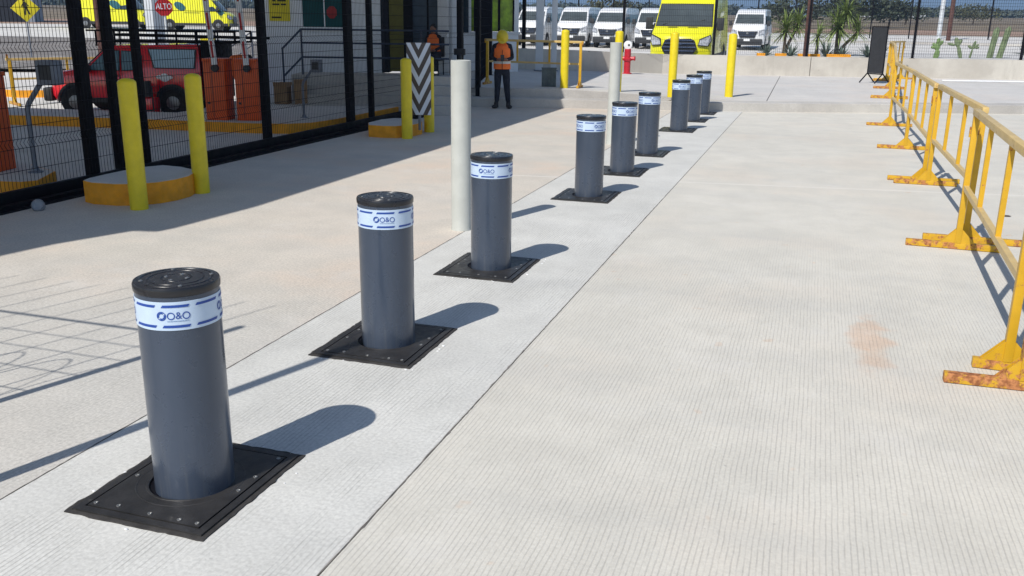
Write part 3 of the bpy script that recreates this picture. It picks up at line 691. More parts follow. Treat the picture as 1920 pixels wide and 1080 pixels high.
# standing worker, head bowed over the phone in both hands
t = thing('person', 'worker in yellow hard hat and orange vest standing with bowed head over a phone', 'person', (-6.80, 20.15, 0), radians(20))
H = t
body = [(0, 0, .93, (.135, .105)), (0, 0, 1.10, (.125, .095)), (0, .01, 1.28, (.155, .11)), (0, .0, 1.41, (.13, .09)), (0, -.015, 1.48, .058),
        (-.17, .01, 1.38, .066), (-.235, .03, 1.12, .048), (-.12, -.17, 1.08, .036), (.17, .01, 1.38, .066), (.235, .03, 1.12, .048), (.10, -.18, 1.09, .036)]
skin('torso', body, [(0, 1), (1, 2), (2, 3), (3, 4), (3, 5), (5, 6), (6, 7), (3, 8), (8, 9), (9, 10)], 'navy', t)
legs = [(0, 0, .93, (.135, .105)), (-.09, 0, .84, .108), (-.10, -.02, .50, .076), (-.115, .02, .12, .058), (.09, 0, .84, .108), (.11, -.05, .50, .078), (.15, -.02, .12, .058), (0, 0, 1.0, (.13, .10))]
skin('trousers', legs, [(0, 1), (1, 2), (2, 3), (0, 4), (4, 5), (5, 6), (0, 7)], 'denim_dark', t)
for s, x, y, r in ((-1, -.125, .02, -.5), (1, .15, -.01, .35)):
    b = MB(); R = Matrix.Rotation(r, 3, 'Z'); b.ell(Vector((x, y, .045))+R @ Vector((0, -.06, 0)), .05, .14, .045, 12, 8, R); b.tube([(x, y, .02), (x, y, .15)], [.055, .05], 10); b.build('shoe', 'boot', t, smooth=70)
vest(t, [(.88, .195, .155, 0, 0), (1.0, .19, .15, 0, 0), (1.15, .185, .145, 0, 0), (1.30, .19, .145, 0, .005), (1.40, .165, .12, 0, .005), (1.455, .095, .075, 0, 0)], tapez=(1.0, .196, .156, 0, 0))
for s in (-1, 1):
    b = MB(); hand(b, (s*.11, -.18, 1.085), (-s*.6, -.55, .15), (0, 0, 1)); b.build('hand', 'skin', t, smooth=70)
b = MB(); b.box(-.04, .04, -.285, -.275, 1.06, 1.2); b.build('phone', 'plastic', t, bevel=.003)
head(t, (0, -.075, 1.565), radians(48), 0)

# ------------------------------------------------------------------ canopy (above the picture, shades the booth and gate)
hC = 5.5; sx, sy = SH[0]*hC, SH[1]*hC
gpoly = [(-6.33, 5.2), (-6.3, 5.68), (-6.2, 6.16), (-5.93, 6.83), (-5.70, 6.88), (-5.65, 7.07), (-5.53, 8.23), (-5.5, 12.8), (-5.5, 20.8), (-5.75, 24.5), (-6.75, 32.4), (-9.6, 33.0), (-13.5, 30), (-13.4, 22), (-13.2, 19.2), (-13.8, 17.2), (-13.95, 15.3), (-15.0, 14.45), (-17.6, 14.2), (-26, 14), (-26, -3), (-9, -3), (-6.9, 3.6)]
t = thing('canopy', 'wide flat roof over the booth and gate that throws the shade on the left', 'canopy')
b = MB(); b.prism([(x-sx, y-sy) for x, y in gpoly], hC, hC+.02); b.build('roof', 'roof', t, smooth=0)
# columns
def column(x, y, z, wx, wy, lb, grp='white square canopy columns', rz=radians(18.5)):
    t = thing('column', lb, 'column', (x, y, z), rz, grp); b = MB(); b.box(-wx/2, wx/2, -wy/2, wy/2, 0, hC-z-.01); b.build('shaft', 'colwhite', t, bevel=.01)
    b = MB(); b.box(-wx/2-.05, wx/2+.05, -wy/2-.05, wy/2+.05, 0, .02); b.build('base_plate', 'grey_steel', t)
column(-8.05, 19.72, 0, .24, .24, 'white square column seen through the mesh above the near grey pipe post')
column(-8.50, 28.9, .41, .24, .24, 'pale square column, the wider of the two behind the grey bin')
column(-8.02, 28.9, .41, .17, .17, 'pale square column, the slimmer of the two behind the grey bin')

# ------------------------------------------------------------------ booth building
RZ = atan2(.318, .948)
A = thing('guard_building', 'white guard building in shade behind the mesh gate, with raised porch and steps', 'building', (-11.92, 18.6, 0), RZ)
b = MB(); b.box(0, 2.6, 0, .15, 0, 3.4); b.box(0, .15, .15, 4, 0, 3.4); b.box(4.08, 4.2, 0, 4, 0, 3.4); b.box(2.6, 4.08, 0, .15, 2.9, 3.4)
for i in range(26): b.box(.02+i*.1, .035+i*.1, -.006, 0, .75, 1.7)
b.build('wall', 'bwall', A, smooth=0)
b = MB(); b.box(2.6, 2.75, .15, 1.2, .75, 2.9); b.box(2.75, 4.08, 1.2, 1.3, .75, 2.9); b.box(2.6, 2.66, .02, .15, .75, 2.9); b.build('door_recess', 'dark_in', A, smooth=0)
b = MB(); b.box(2.78, 3.10, .16, .20, .78, 2.9); b.build('door', 'olive_door', A)
b = MB(); b.box(3.30, 3.62, .3, .33, .78, 2.9); b.box(3.66, 4.05, .3, .33, .78, 2.9); b.build('glass_door', 'bluegrey', A)
b = MB(); b.box(3.10, 3.30, .16, .24, .78, 2.9); b.box(3.62, 3.66, .28, .35, .78, 2.9); b.box(4.03, 4.07, .28, .35, .78, 2.9); b.build('door_frame', 'black', A)
wnd = MB(); wnd.box(.86, 1.83, -.012, .05, 1.74, 3.0); wo = wnd.build('window', 'glass_teal', A)
f = MB(); f.box(.80, .86, -.03, .02, 1.68, 3.0); f.box(1.83, 1.89, -.03, .02, 1.68, 3.0); f.box(.80, 1.89, -.05, .02, 1.66, 1.74); f.box(1.33, 1.36, -.02, .01, 1.74, 3.0); f.build('frame', 'bwall', wo)
s = MB(); s.slabp([(1.52+.12*cos(a), -.022, 2.06+.14*sin(a)) for a in [pi/8+k*pi/4 for k in range(8)]], (0, -1, 0), .012); s.build('octagon_sticker', 'red_sign', wo, label='dark red octagon sign behind the teal window')
b = MB(); b.box(.78, 4.3, -1.1, 0, 0, .75); b.box(.95, 4.3, -1.4, -1.1, 0, .56); b.box(1.0, 4.3, -1.7, -1.4, 0, .37); b.box(1.05, 4.3, -2.0, -1.7, 0, .19); b.build('porch_steps', 'curb', A, smooth=0)
# poster on the wall
P = thing('poster', 'yellow notice with dark lines of text on the white guard building wall', 'poster', (-11.92, 18.6, 0), RZ)
b = MB(); b.box(.12, .58, -.022, -.008, 1.86, 2.62); pp = b.build('sheet', 'sign_yellow', P)
for z, segs in ((2.36, (.18, .30, .33, .52)), (2.28, (.2, .28, .31, .5)), (2.20, (.2, .36, .39, .5)), (1.92, (.17, .38))):
    for i in range(0, len(segs), 2): b = MB(); b.box(segs[i], segs[i+1], -.0255, -.0225, z, z+.035); b.build('text_line', 'ink', pp, smooth=0)
# porch railing
R_ = thing('handrail', 'dark blue pipe handrail sloping down beside the porch steps of the guard building', 'railing', (-11.92, 18.6, 0), RZ, 'dark pipe handrails')
y0 = -1.02
for i, (z, xx) in enumerate(((1.70, 4.2), (1.42, 4.2), (1.12, 4.2))):
    b = MB(); b.tube([(1.02, y0, z), (4.2, y0, z)], .02, 8); b.build('rail', 'rail_blue', R_)
b = MB(); b.tube([(1.02, y0, 1.70), (.72, y0-.55, 1.30)], .022, 8); b.build('rail', 'rail_blue', R_)
b = MB(); b.tube([(1.02, y0, 1.12), (.74, y0-.55, .75)], .022, 8); b.build('rail', 'rail_blue', R_)
for x, yy, za, zb in ((1.02, y0, .75, 1.70), (2.5, y0, .75, 1.70), (3.6, y0, .75, 1.70), (.73, y0-.55, .45, 1.32)):
    b = MB(); b.tube([(x, yy, za), (x, yy, zb)], .022, 8); b.build('post', 'rail_blue', R_)
# far handrail behind the barrier cabinets
R2 = thing('handrail', 'dark pipe handrail on distant steps between the raised barrier arms and the guard building', 'railing', (-15.1, 22.6, 0), RZ, 'dark pipe handrails')
for z in (1.55, 1.2, .85):
    b = MB(); b.tube([(-.5, 0, z-.45), (.15, 0, z), (1.6, 0, z)], .024, 6); b.build('rail', 'rail_blue', R2)
for x in (-.5, .15, .6):
    b = MB(); b.tube([(x, 0, 0), (x, 0, 1.55 if x > -.4 else 1.1)], .024, 6); b.build('post', 'rail_blue', R2)
# gatehouse with the green window
B_ = thing('gatehouse', 'pale gatehouse with a bright green reflecting window behind the standing worker', 'building', (-11.2, 27.12, .41), RZ)
b = MB(); b.box(0, .98, 0, .15, 0, 3.2); b.box(.98, 2.44, 0, .15, 0, 1.17); b.box(2.3, 2.44, .0, .15, 1.17, 3.2); b.box(2.30, 2.44, .15, 2.6, 0, 3.2); b.box(0, .15, .15, 2.6, 0, 3.2); b.build('wall', 'bwall', B_, smooth=0)
b = MB(); b.box(1.27, 2.28, .03, .06, 1.2, 3.1); b.box(.90, 1.06, .03, .06, 1.2, 3.1); wg = b.build('window', 'glass_green', B_)
f = MB(); f.box(1.06, 1.27, .0, .08, 1.17, 3.1); f.box(1.80, 1.87, .0, .09, 1.2, 3.1); f.box(2.25, 2.31, .0, .09, 1.2, 3.1); f.build('frame', 'black', wg)
f = MB(); f.box(.95, 2.5, -.06, .1, 1.12, 1.19); f.build('sill', 'colwhite', wg)
b = MB(); b.box(.1, .9, -.02, .03, 1.15, 3.1); b.build('window', 'glass_dark', B_)

# ------------------------------------------------------------------ islands and kerbs behind the gate
def island(poly, lb, h=.17):
    t = thing('kerb_island', lb, 'kerb', group='concrete islands with yellow kerbs'); b = MB(); b.prism(poly, 0, h); b.build('painted_kerb', 'curb_yellow', t, smooth=0)
    cx = sum(p[0] for p in poly)/len(poly); cy = sum(p[1] for p in poly)/len(poly)
    b = MB(); b.prism([(x+(cx-x)*.012, y+(cy-y)*.025) for x, y in poly], h-.02, h+.005); b.build('top', 'lane', t, smooth=0)
island([(-17.5, 12.6), (-13.83, 13.1), (-11.63, 13.5), (-9.15, 13.78), (-8.6, 13.95), (-8.32, 14.3), (-8.22, 15), (-8.3, 20.3), (-12.5, 19.3), (-11.6, 16.0), (-11.5, 14.75), (-14, 14.35), (-17.5, 13.8)], 'long concrete island with orange kerb carrying the barrier cabinets and guard building')
island([(-13, 6.6), (-8.55, 7.66), (-8.15, 7.76), (-8.06, 7.9), (-8.35, 8.45), (-9.0, 8.75), (-13, 8.6)], 'small concrete island with yellow kerb at the far left edge behind the gate')
island([(-26, 18.6), (-18.2, 17.6), (-17.6, 18.0), (-17.8, 18.8), (-26, 21.5)], 'sunlit island with yellow kerb beyond the red pickup')
b = MB(); b.add([(-12.2, 9.6, .004), (-8.0, 12.6, .004), (-8.0, 13.2, .004), (-12.9, 10.5, .004)], [(0, 1, 2, 3)]); struct(b.build('pale_paving_band', 'yard', smooth=0))

# barrier cabinets and arms
def cabinet(x, y, wd, h, lb, rz=radians(12), armtop=None):
    t = thing('barrier_cabinet', lb, 'barrier gate', (x, y, .175), rz, 'orange barrier machines')
    b = MB(); b.box(-wd/2, wd/2, -.16, .2, 0, h-.05); b.build('housing', 'orange', t, bevel=.012)
    b = MB(); b.box(-wd/2-.012, wd/2+.012, -.175, .215, h-.05, h); b.build('lid', 'orange', t, bevel=.008)
    b = MB(); b.box(-wd/2+.14, -wd/2+.148, -.163, -.159, .04, h-.09); b.box(-wd/2+.05, -wd/2+.09, -.17, -.16, .28, .32); b.build('door_seam', 'plastic', t, smooth=0)
    if armtop:
        hb = MB(); hb.tube([(.05, -.16, h-.16), (.05, -.24, h-.16)], .06, 14); hb.build('hub', 'plastic', t)
        p0 = Vector((.05, -.21, h-.1)); p1 = Vector(armtop); ar = MB(); ar.bar(p0, p1, .09, .04, (0, 1, 0)); ao = ar.build('arm', 'white', t)
        n = 5
        for k in range(n):
            rb = MB(); a = p0.lerp(p1, (k+.25)/n); c = p0.lerp(p1, (k+.85)/n); rb.bar(a, c, .04, .046, (0, 1, 0)); rb.build('red_stripe', 'red_arm', ao)
cabinet(-10.03, 14.06, .38, 1.06, 'left of the two orange barrier cabinets beside the red pickup tail, with raised arm', armtop=(-.12, -.2, 3.3))
cabinet(-9.50, 14.22, .40, 1.06, 'right of the two orange barrier cabinets beside the red pickup tail, with raised arm', armtop=(-.1, -.2, 3.3))
cabinet(-9.18, 8.20, .60, 1.12, 'orange barrier cabinet cut off by the left edge of the picture')
# gooseneck readers
def goose(x, y, rz, lb, s=1):
    t = thing('card_reader_post', lb, 'card reader', (x, y, .175), rz, 'gooseneck card reader posts', s)
    b = MB(); b.tube([(0, 0, 0), (0, 0, .72), (.03, 0, .79), (.24, 0, 1.06), (.30, 0, 1.08)], .03, 10); b.build('pipe', 'grey_steel', t, smooth=60)
    b = MB(); b.lathe([(.085, 0), (.085, .012), (.05, .02), (.035, .07)], 14); b.build('base', 'grey_steel', t)
    b = MB(); b.box(.24, .46, -.12, .06, 1.0, 1.27); b.build('reader_box', 'grey_steel', t, bevel=.01)
    b = MB(); b.box(.28, .42, -.125, -.12, 1.06, 1.22); b.build('reader_face', 'plastic', t)
goose(-8.49, 8.3, radians(10), 'grey gooseneck card reader post at the far left, close behind the gate')
goose(-8.87, 14.95, radians(10), 'grey gooseneck card reader post by the guard building steps', .82)
# cardboard boxes
def cbox(x, y, z, w_, d_, h_, rz, lb):
    t = thing('cardboard_box', lb, 'box', (x, y, z), rz, 'cardboard boxes at the steps'); b = MB(); b.box(-w_/2, w_/2, -d_/2, d_/2, 0, h_); b.build('carton', 'card', t, bevel=.006)
    b = MB(); b.slabp([(-w_/2, -d_/2, h_), (w_/2, -d_/2, h_), (w_/2, -d_/2-.05, h_+.09), (-w_/2, -d_/2-.05, h_+.09)], (0, 0, 1), .006); b.slabp([(-w_/2, d_/2, h_), (w_/2, d_/2, h_), (w_/2, d_/2+.07, h_+.07), (-w_/2, d_/2+.07, h_+.07)], (0, 0, 1), .006); b.build('flap', 'card', t)
cbox(-10.75, 17.3, .175, .28, .3, .36, .2, 'brown cardboard box on the left beside the porch steps')
cbox(-10.38, 17.42, .175, .26, .3, .42, .5, 'brown cardboard box on the right beside the porch steps, the taller')
# clear plastic scrap at the gate
b = MB(); b.lathe([(.07, 0), (.085, .02), (.09, .09), (.07, .12), (.055, .11)], 14); o = b.build('plastic_cup', 'sheet', smooth=60); o.location = (-7.48, 7.3, .03); o.scale = (.75,)*3; o.rotation_euler = (1.2, 0, .6); tag(o, 'clear crushed plastic cup on the ground against the gate track', 'litter')

# people behind the gate
def seated(x, y, z, rz, lb):
    t = thing('person', lb, 'person', (x, y, z), rz, sc=.86)
    skin('body', [(0, 0, .50, (.15, .12)), (0, .02, .68, (.13, .10)), (0, .03, .86, (.155, .105)), (0, .02, .98, (.12, .085)), (0, .0, 1.05, .055), (-.17, .02, .95, .06), (-.22, -.02, .70, .047), (-.1, -.2, .62, .036), (.17, .02, .95, .06), (.22, -.02, .70, .047), (.1, -.2, .62, .036)], [(0, 1), (1, 2), (2, 3), (3, 4), (3, 5), (5, 6), (6, 7), (3, 8), (8, 9), (9, 10)], 'navy', t)
    skin('trousers', [(0, 0, .50, (.15, .12)), (-.1, -.05, .48, .09), (-.12, -.45, .48, .07), (-.12, -.42, .1, .05), (.1, -.05, .48, .09), (.13, -.45, .48, .07), (.14, -.44, .1, .05)], [(0, 1), (1, 2), (2, 3), (0, 4), (4, 5), (5, 6)], 'denim_dark', t)
    for s in (-1, 1):
        b = MB(); b.ell((s*.13, -.49, .045), .05, .13, .045, 10, 7); b.build('shoe', 'boot', t, smooth=70); b = MB(); hand(b, (s*.1, -.2, .62), (-s*.3, -.9, 0), (0, 0, 1)); b.build('hand', 'skin', t, smooth=70)
    vest(t, [(.60, .17, .14, 0, .02), (.75, .17, .135, 0, .02), (.90, .18, .135, 0, .03), (.99, .14, .11, 0, .02), (1.03, .085, .07, 0, .01)]); head(t, (0, -.02, 1.15), radians(14), 0, helmet=False)
    return t
px = (-11.92+.948*3.83+.318*.55, 18.6+.318*3.83-.948*.55)
seated(px[0], px[1], .75, RZ-radians(15), 'guard in orange vest seated on the porch behind the chevron board')
t = thing('chair', 'dark office chair under the seated guard on the porch', 'chair', (px[0], px[1], .75), RZ-radians(15), sc=.86)
b = MB(); b.box(-.23, .23, -.28, .2, .36, .41); b.build('seat', 'plastic', t, bevel=.02)
b = MB(); b.box(-.22, .22, .2, .26, .45, .95); b.build('backrest', 'plastic', t, bevel=.02)
for sx_ in (-1, 1):
    for sy__ in (-.24, .18): b = MB(); b.tube([(sx_*.2, sy__, 0), (sx_*.2, sy__, .37)], .014, 6); b.build('leg', 'black', t)
# worker bending behind the barrier cabinets
t = thing('person', 'worker in orange vest and blue trousers bending down between the two orange cabinets', 'person', (-10.32, 14.95, .175), radians(60))
skin('body', [(0, 0, .86, (.14, .11)), (0, -.16, 1.02, (.13, .11)), (0, -.36, 1.10, (.14, .11)), (0, -.50, 1.05, .06), (-.16, -.38, 1.04, .055), (-.18, -.42, .76, .045), (-.12, -.5, .55, .035), (.16, -.38, 1.04, .055), (.18, -.42, .76, .045), (.12, -.5, .55, .035)], [(0, 1), (1, 2), (2, 3), (2, 4), (4, 5), (5, 6), (2, 7), (7, 8), (8, 9)], 'vest', t)
skin('trousers', [(0, 0, .86, (.14, .11)), (-.1, .02, .78, .09), (-.12, -.04, .45, .065), (-.12, .03, .1, .048), (.1, .02, .78, .09), (.12, -.04, .45, .065), (.12, .03, .1, .048)], [(0, 1), (1, 2), (2, 3), (0, 4), (4, 5), (5, 6)], 'jeans', t)
for s in (-1, 1):
    b = MB(); b.ell((s*.12, -.04, .04), .05, .13, .04, 10, 7); b.build('shoe', 'boot', t, smooth=70); b = MB(); hand(b, (s*.12, -.5, .55), (0, -.3, -.9), (0, -1, 0)); b.build('hand', 'skin', t, smooth=70)
head(t, (0, -.62, 1.0), radians(75), 0, helmet=False)
t = thing('bucket', 'white plastic bucket on the island between the two orange cabinets', 'bucket', (-9.72, 14.35, .175)); b = MB(); b.lathe([(.10, 0), (.125, .3), (.13, .3), (.13, .33), (.12, .33), (.10, .03)], 20, capt=True); b.build('pail', 'white', t); b = MB(); b.tube([(-.13, 0, .3), (-.1, 0, .42), (0, 0, .46), (.1, 0, .42), (.13, 0, .3)], .004, 6); b.build('handle', 'steel', t)

# ------------------------------------------------------------------ vehicles
def vbody(prof, hw, tumble, curv, name, mat, parent, bevel=.05):
    """prof: closed side outline (x,z) ; hw(z) half width"""
    ys = [-1, -.9, -.5, 0, .5, .9, 1]; xm = max(p[0] for p in prof); vs = []; n = len(prof)
    for yy in ys:
        for x, z in prof:
            front_ = max(0, (x-(xm-1.6))/1.6); vs.append((x-curv*front_*yy**4, yy*hw(z), z))
    b = MB(); fs = [(j*n+i, j*n+(i+1) % n, (j+1)*n+(i+1) % n, (j+1)*n+i) for j in range(len(ys)-1) for i in range(n)]
    fs += [tuple(range(n)), tuple((len(ys)-1)*n+i for i in range(n))]
    b.add(vs, fs); return b.build(name, mat, parent, smooth=35, bevel=bevel)
def wheel(t, x, y, r, w_=.2):
    s = 1 if y > 0 else -1; e = thing('wheel', '', 'x'); 
    del e['label'], e['category']; e.parent = t; e.location = (x, y, r)
    b = MB(); b.tube([(0, -w_/2, 0), (0, w_/2, 0)], r, 22); b.build('tyre', 'tyre', e, bevel=.02)
    b = MB(); b.tube([(0, s*w_/2, 0), (0, s*(w_/2+.012), 0)], r*.5, 14)
    b.build('rim', 'rim', e, bevel=.006)
def lerp2(a, b_, t): return tuple(a[i]+(b_[i]-a[i])*t for i in range(len(a)))
def front_panel(b, p0, p1, hw0, hw1, off=.012, th=.01, curv=.1, n=16, t0=0., t1=1., hwf=None, xm=3.):
    """curved panel on the sloping front between profile points p0 (low) and p1 (high)"""
    vs = []; d = Vector((p1[0]-p0[0], 0, p1[1]-p0[1])).normalized(); nr = Vector((d.z, 0, -d.x))*off
    for t_ in (t0, t1):
        x, z = lerp2(p0, p1, t_); h_ = hw0+(hw1-hw0)*t_
        for i in range(n+1):
            yy = -1+2*i/n; u = yy*h_/hwf(z); q = 0
            ys_ = [0, .5, .9, 1]          # follow the body's own facets
            for a_, c_ in zip(ys_, ys_[1:]):
                if abs(u) <= c_+1e-6: q = a_**4+(c_**4-a_**4)*(abs(u)-a_)/(c_-a_); break
            vs.append(Vector((x-curv*max(0, (x-(xm-1.6))/1.6)*q, yy*h_, z))+nr)
    b.add(vs, [(i, i+1, n+2+i, n+1+i) for i in range(n)])
def white_van():
    t = thing('white_van', '', 'van')
    prof = [(2.46, .30), (2.56, .42), (2.58, .78), (2.52, 1.05), (2.34, 1.25), (2.06, 1.42), (1.50, 1.98), (1.22, 2.14), (.6, 2.26), (-2.3, 2.26), (-2.46, 2.15), (-2.52, 1.0), (-2.48, .32)]
    hw = lambda z: .93 if z < 1.1 else .93-(z-1.1)*.13
    bd = vbody(prof, hw, 0, .22, 'body', 'white_car', t, .045)
    b = MB(); front_panel(b, (2.06, 1.42), (1.50, 1.98), .80, .72, .02, curv=.22, t0=.04, t1=.96, hwf=hw, xm=2.58); b.build('windscreen', 'glass_wind', t, smooth=40)
    b = MB(); b.tube([(2.02, -.5, 1.49), (1.86, .05, 1.66)], .008, 5); b.tube([(2.03, .1, 1.48), (1.87, .55, 1.64)], .008, 5); b.build('wiper', 'plastic', t)
    b = MB(); b.add([(2.575, -.56, 1.04), (2.575, .56, 1.04), (2.61, .42, .68), (2.61, -.42, .68)], [(0, 1, 2, 3)]); b.add([(2.575, -.56, 1.04), (2.575, .56, 1.04), (2.5, .56, 1.04), (2.5, -.56, 1.04)], [(0, 1, 2, 3)]); gr = b.build('grille', 'grille', t, smooth=0)
    b = MB()
    for z in (.78, .87, .96): b.box(2.60, 2.615, -.40, .40, z, z+.02)
    b.lathe([(.001, 0), (.07, 0)], 16) if False else None
    b.build('grille_bar', 'chrome', gr)
    b = MB(); b.tube([(2.60, 0, .93), (2.635, 0, .93)], .065, 16); b.build('badge', 'rim', gr)
    for s in (-1, 1):
        b = MB(); b.slabp([(2.50, s*.60, .84), (2.40, s*.91, .93), (2.26, s*.90, 1.17), (2.50, s*.62, 1.05)], (1, 0, 0), .07); b.build('headlight', 'lamp', t, smooth=0)
        b = MB(); b.tube([(1.72, s*.88, 1.42), (1.80, s*1.02, 1.45)], .02, 6); b.box(1.76, 1.86, min(s*.98, s*1.15), max(s*.98, s*1.15), 1.33, 1.62); b.build('mirror', 'plastic', t, bevel=.02)
        b = MB(); y = s*.95
        b.slabp([(1.75, s*.885, 1.42), (.75, s*.885, 1.42), (.75, s*.83, 1.88), (1.42, s*.83, 1.88)], (0, s, 0), .012); b.build('front_side_window', 'glass_dark', t, smooth=0)
        b = MB(); b.slabp([(.65, s*.885, 1.42), (-2.3, s*.885, 1.42), (-2.3, s*.83, 1.88), (.65, s*.83, 1.88)], (0, s, 0), .010); b.build('rear_side_window', 'glass_side', t, smooth=0)
        for x in (1.62, -1.35): wheel(t, x, s*.845, .34)
        for x in (1.62, -1.35): b = MB(); b.tube([(x, s*.925, .36), (x, s*.936, .36)], .41, 20); b.build('wheel_arch', 'plastic', t)
        b = MB(); b.box(.95, .96, min(s*.93, s*.937), max(s*.93, s*.937), .4, 1.4); b.build('door_seam', 'plastic', t)
    b = MB(); b.box(2.40, 2.66, -.84, .84, .28, .62); b.build('bumper', 'plastic', t, bevel=.05)
    b = MB(); b.box(2.66, 2.672, -.17, .17, .50, .62); b.build('number_plate', 'white', t)
    return t
WV = white_van(); gv = 'white vans parked beyond the low wall'
vloc = [(-16.66, 57, .53), (-14.1, 57, .53), (-11.72, 56.7, .5), (-9.35, 56.6, .5), (-3.9, 58.2, .5)]
vl = ['white van farthest left, half hidden behind the pale columns', 'white van above the yellow barrier, second from the left', 'white van third from the left, above the far grey pipe post', 'white van with a dark bonnet stripe, partly hidden by the yellow van', 'white van standing alone on the right of the yellow van']
for i, (p, l) in enumerate(zip(vloc, vl)):
    y = p[1]-.3
    if i == 0: WV.location = (p[0], y, p[2]); WV.rotation_euler = (0, 0, -pi/2); WV['label'] = l; WV['group'] = gv; q = WV
    else: q = dup(WV, (p[0], y, p[2]), -pi/2+(0, .03, -.02, .035, -.03)[i], l, gv)
    if i == 3:
        b = MB(); b.add([(2.36, .12, 1.262), (2.36, .55, 1.262), (2.12, .55, 1.415), (2.12, .12, 1.415), (2.59, .12, 1.06), (2.59, .55, 1.06)], [(0, 1, 2, 3), (4, 5, 1, 0)]); b.build('bonnet_wrap', 'plastic', q, smooth=0)
def yellow_van():
    t = thing('yellow_van', '', 'van')
    prof = [(2.84, .32), (2.95, .45), (2.98, .88), (2.90, 1.12), (2.62, 1.30), (2.28, 1.43), (1.58, 2.17), (1.34, 2.44), (1.0, 2.62), (.4, 2.72), (-2.85, 2.72), (-2.96, 2.6), (-3.0, 1.0), (-2.95, .38)]
    hw = lambda z: 1.03 if z < 1.15 else 1.03-(z-1.15)*.08
    vbody(prof, hw, 0, .30, 'body', 'yellow_car', t, .05)
    b = MB(); front_panel(b, (2.28, 1.43), (1.58, 2.17), .93, .86, .026, curv=.30, t0=.03, t1=.95, hwf=hw, xm=2.98); ws = b.build('windscreen', 'glass_wind', t, smooth=40)
    b = MB(); front_panel(b, (2.28, 1.43), (1.58, 2.17), .97, .90, .018, curv=.30, t0=-.02, t1=1.0, hwf=hw, xm=2.98); b.build('screen_surround', 'plastic', t, smooth=40)
    b = MB(); b.tube([(2.24, -.72, 1.49), (2.05, .0, 1.69)], .01, 5); b.tube([(2.25, .0, 1.47), (2.08, .7, 1.66)], .01, 5); b.build('wiper', 'plastic', t)
    def fx_(z): return 2.98 if z < .88 else 2.98-(z-.88)*.33
    hexa = [(-.60, .72), (-.50, .98), (-.36, 1.04), (.36, 1.04), (.50, .98), (.60, .72), (.46, .52), (-.46, .52)]
    b = MB(); b.slabp([(fx_(z)-.02+.02, y, z) for y, z in hexa], (1, 0, 0), .03); gr = b.build('grille', 'grille', t, smooth=0)
    b = MB()
    for z, hwid in ((.62, .50), (.74, .55), (.86, .52), (.97, .44)): b.box(fx_(z)+.03, fx_(z)+.06, -hwid, hwid, z, z+.035)
    b.build('grille_bar', 'chrome', gr, bevel=.006)
    b = MB(); b.ell((3.0, 0, .86), .03, .11, .05, 14, 8); b.build('badge', 'chrome', gr)
    for s in (-1, 1):
        b = MB(); b.slabp([(2.92, s*.64, .84), (2.86, s*.68, 1.0), (2.72, s*.98, 1.14), (2.66, s*1.02, .98), (2.80, s*.93, .82)], (1, 0, 0), .06); hl = b.build('headlight', 'lamp', t, smooth=0)
        b = MB(); b.slabp([(2.915, s*.61, .81), (2.85, s*.65, 1.03), (2.70, s*1.0, 1.18), (2.63, s*1.035, .97), (2.79, s*.95, .79)], (1, 0, 0), .045); b.build('headlight_surround', 'plastic', hl, smooth=0)
        b = MB(); b.box(2.38, 2.43, min(s*.18, s*.5), max(s*.18, s*.5), 1.40, 1.415); b.build('bonnet_vent', 'plastic', t)
        b = MB(); b.tube([(1.95, s*.98, 1.42), (2.0, s*1.16, 1.46)], .03, 6); b.box(1.93, 2.08, min(s*1.10, s*1.33), max(s*1.10, s*1.33), 1.32, 1.72); b.build('mirror', 'plastic', t, bevel=.04)
        b = MB(); b.slabp([(2.02, s*.985, 1.42), (.95, s*.985, 1.40), (.95, s*.915, 2.02), (1.66, s*.915, 2.02)], (0, s, 0), .014); b.build('side_window', 'glass_dark', t, smooth=0)
        for x in (1.95, -1.75): wheel(t, x, s*.94, .36, .22)
        for x in (1.95, -1.75): b = MB(); b.tube([(x, s*1.02, .38), (x, s*1.037, .38)], .44, 22); b.build('wheel_arch', 'plastic', t)
        b = MB(); b.box(-2.9, 2.7, min(s*1.02, s*1.036), max(s*1.02, s*1.036), .32, .52); b.build('sill_trim', 'plastic', t)
        b = MB(); b.box(.85, .86, min(s*1.03, s*1.036), max(s*1.03, s*1.036), .6, 1.5); b.build('door_seam', 'plastic', t); b = MB(); b.box(-.6, .6, min(s*1.0, s*1.03), max(s*1.0, s*1.03), 1.28, 1.295); b.build('slide_rail', 'plastic', t)
    b = MB(); b.box(2.74, 3.02, -.92, .92, .30, .52); b.build('bumper', 'plastic', t, bevel=.05)
    return t
YV = yellow_van(); YV.location = (-4.95, 38.45, .24); YV.rotation_euler = (0, 0, -pi/2+.0); YV.scale = (1.1,)*3; YV['label'] = 'large bright yellow high roofed van facing the camera behind the low wall'
gy = 'yellow vans parked side on at the far left'
def side_decal(q, lst):
    for (x, z, rx, rz_) in lst:
        b = MB(); b.ell((x, -1.012, z), rx, .012, rz_, 14, 8, Matrix.Rotation(.5, 3, 'Y')); b.build('decal', 'teal', q, smooth=60)
q = dup(YV, (-46.4, 62.9, .93), radians(19), 'distant yellow van parked side on, the right one, above the red pickup', gy, 1.0); side_decal(q, [(-.9, 1.75, .45, .28), (2.2, 1.3, .3, .2)])
q = dup(YV, (-52.3, 60.6, .98), radians(19), 'yellow van parked side on in the distance, the left one, behind the black gate posts', gy, 1.0); side_decal(q, [(.6, 1.75, .45, .28)])
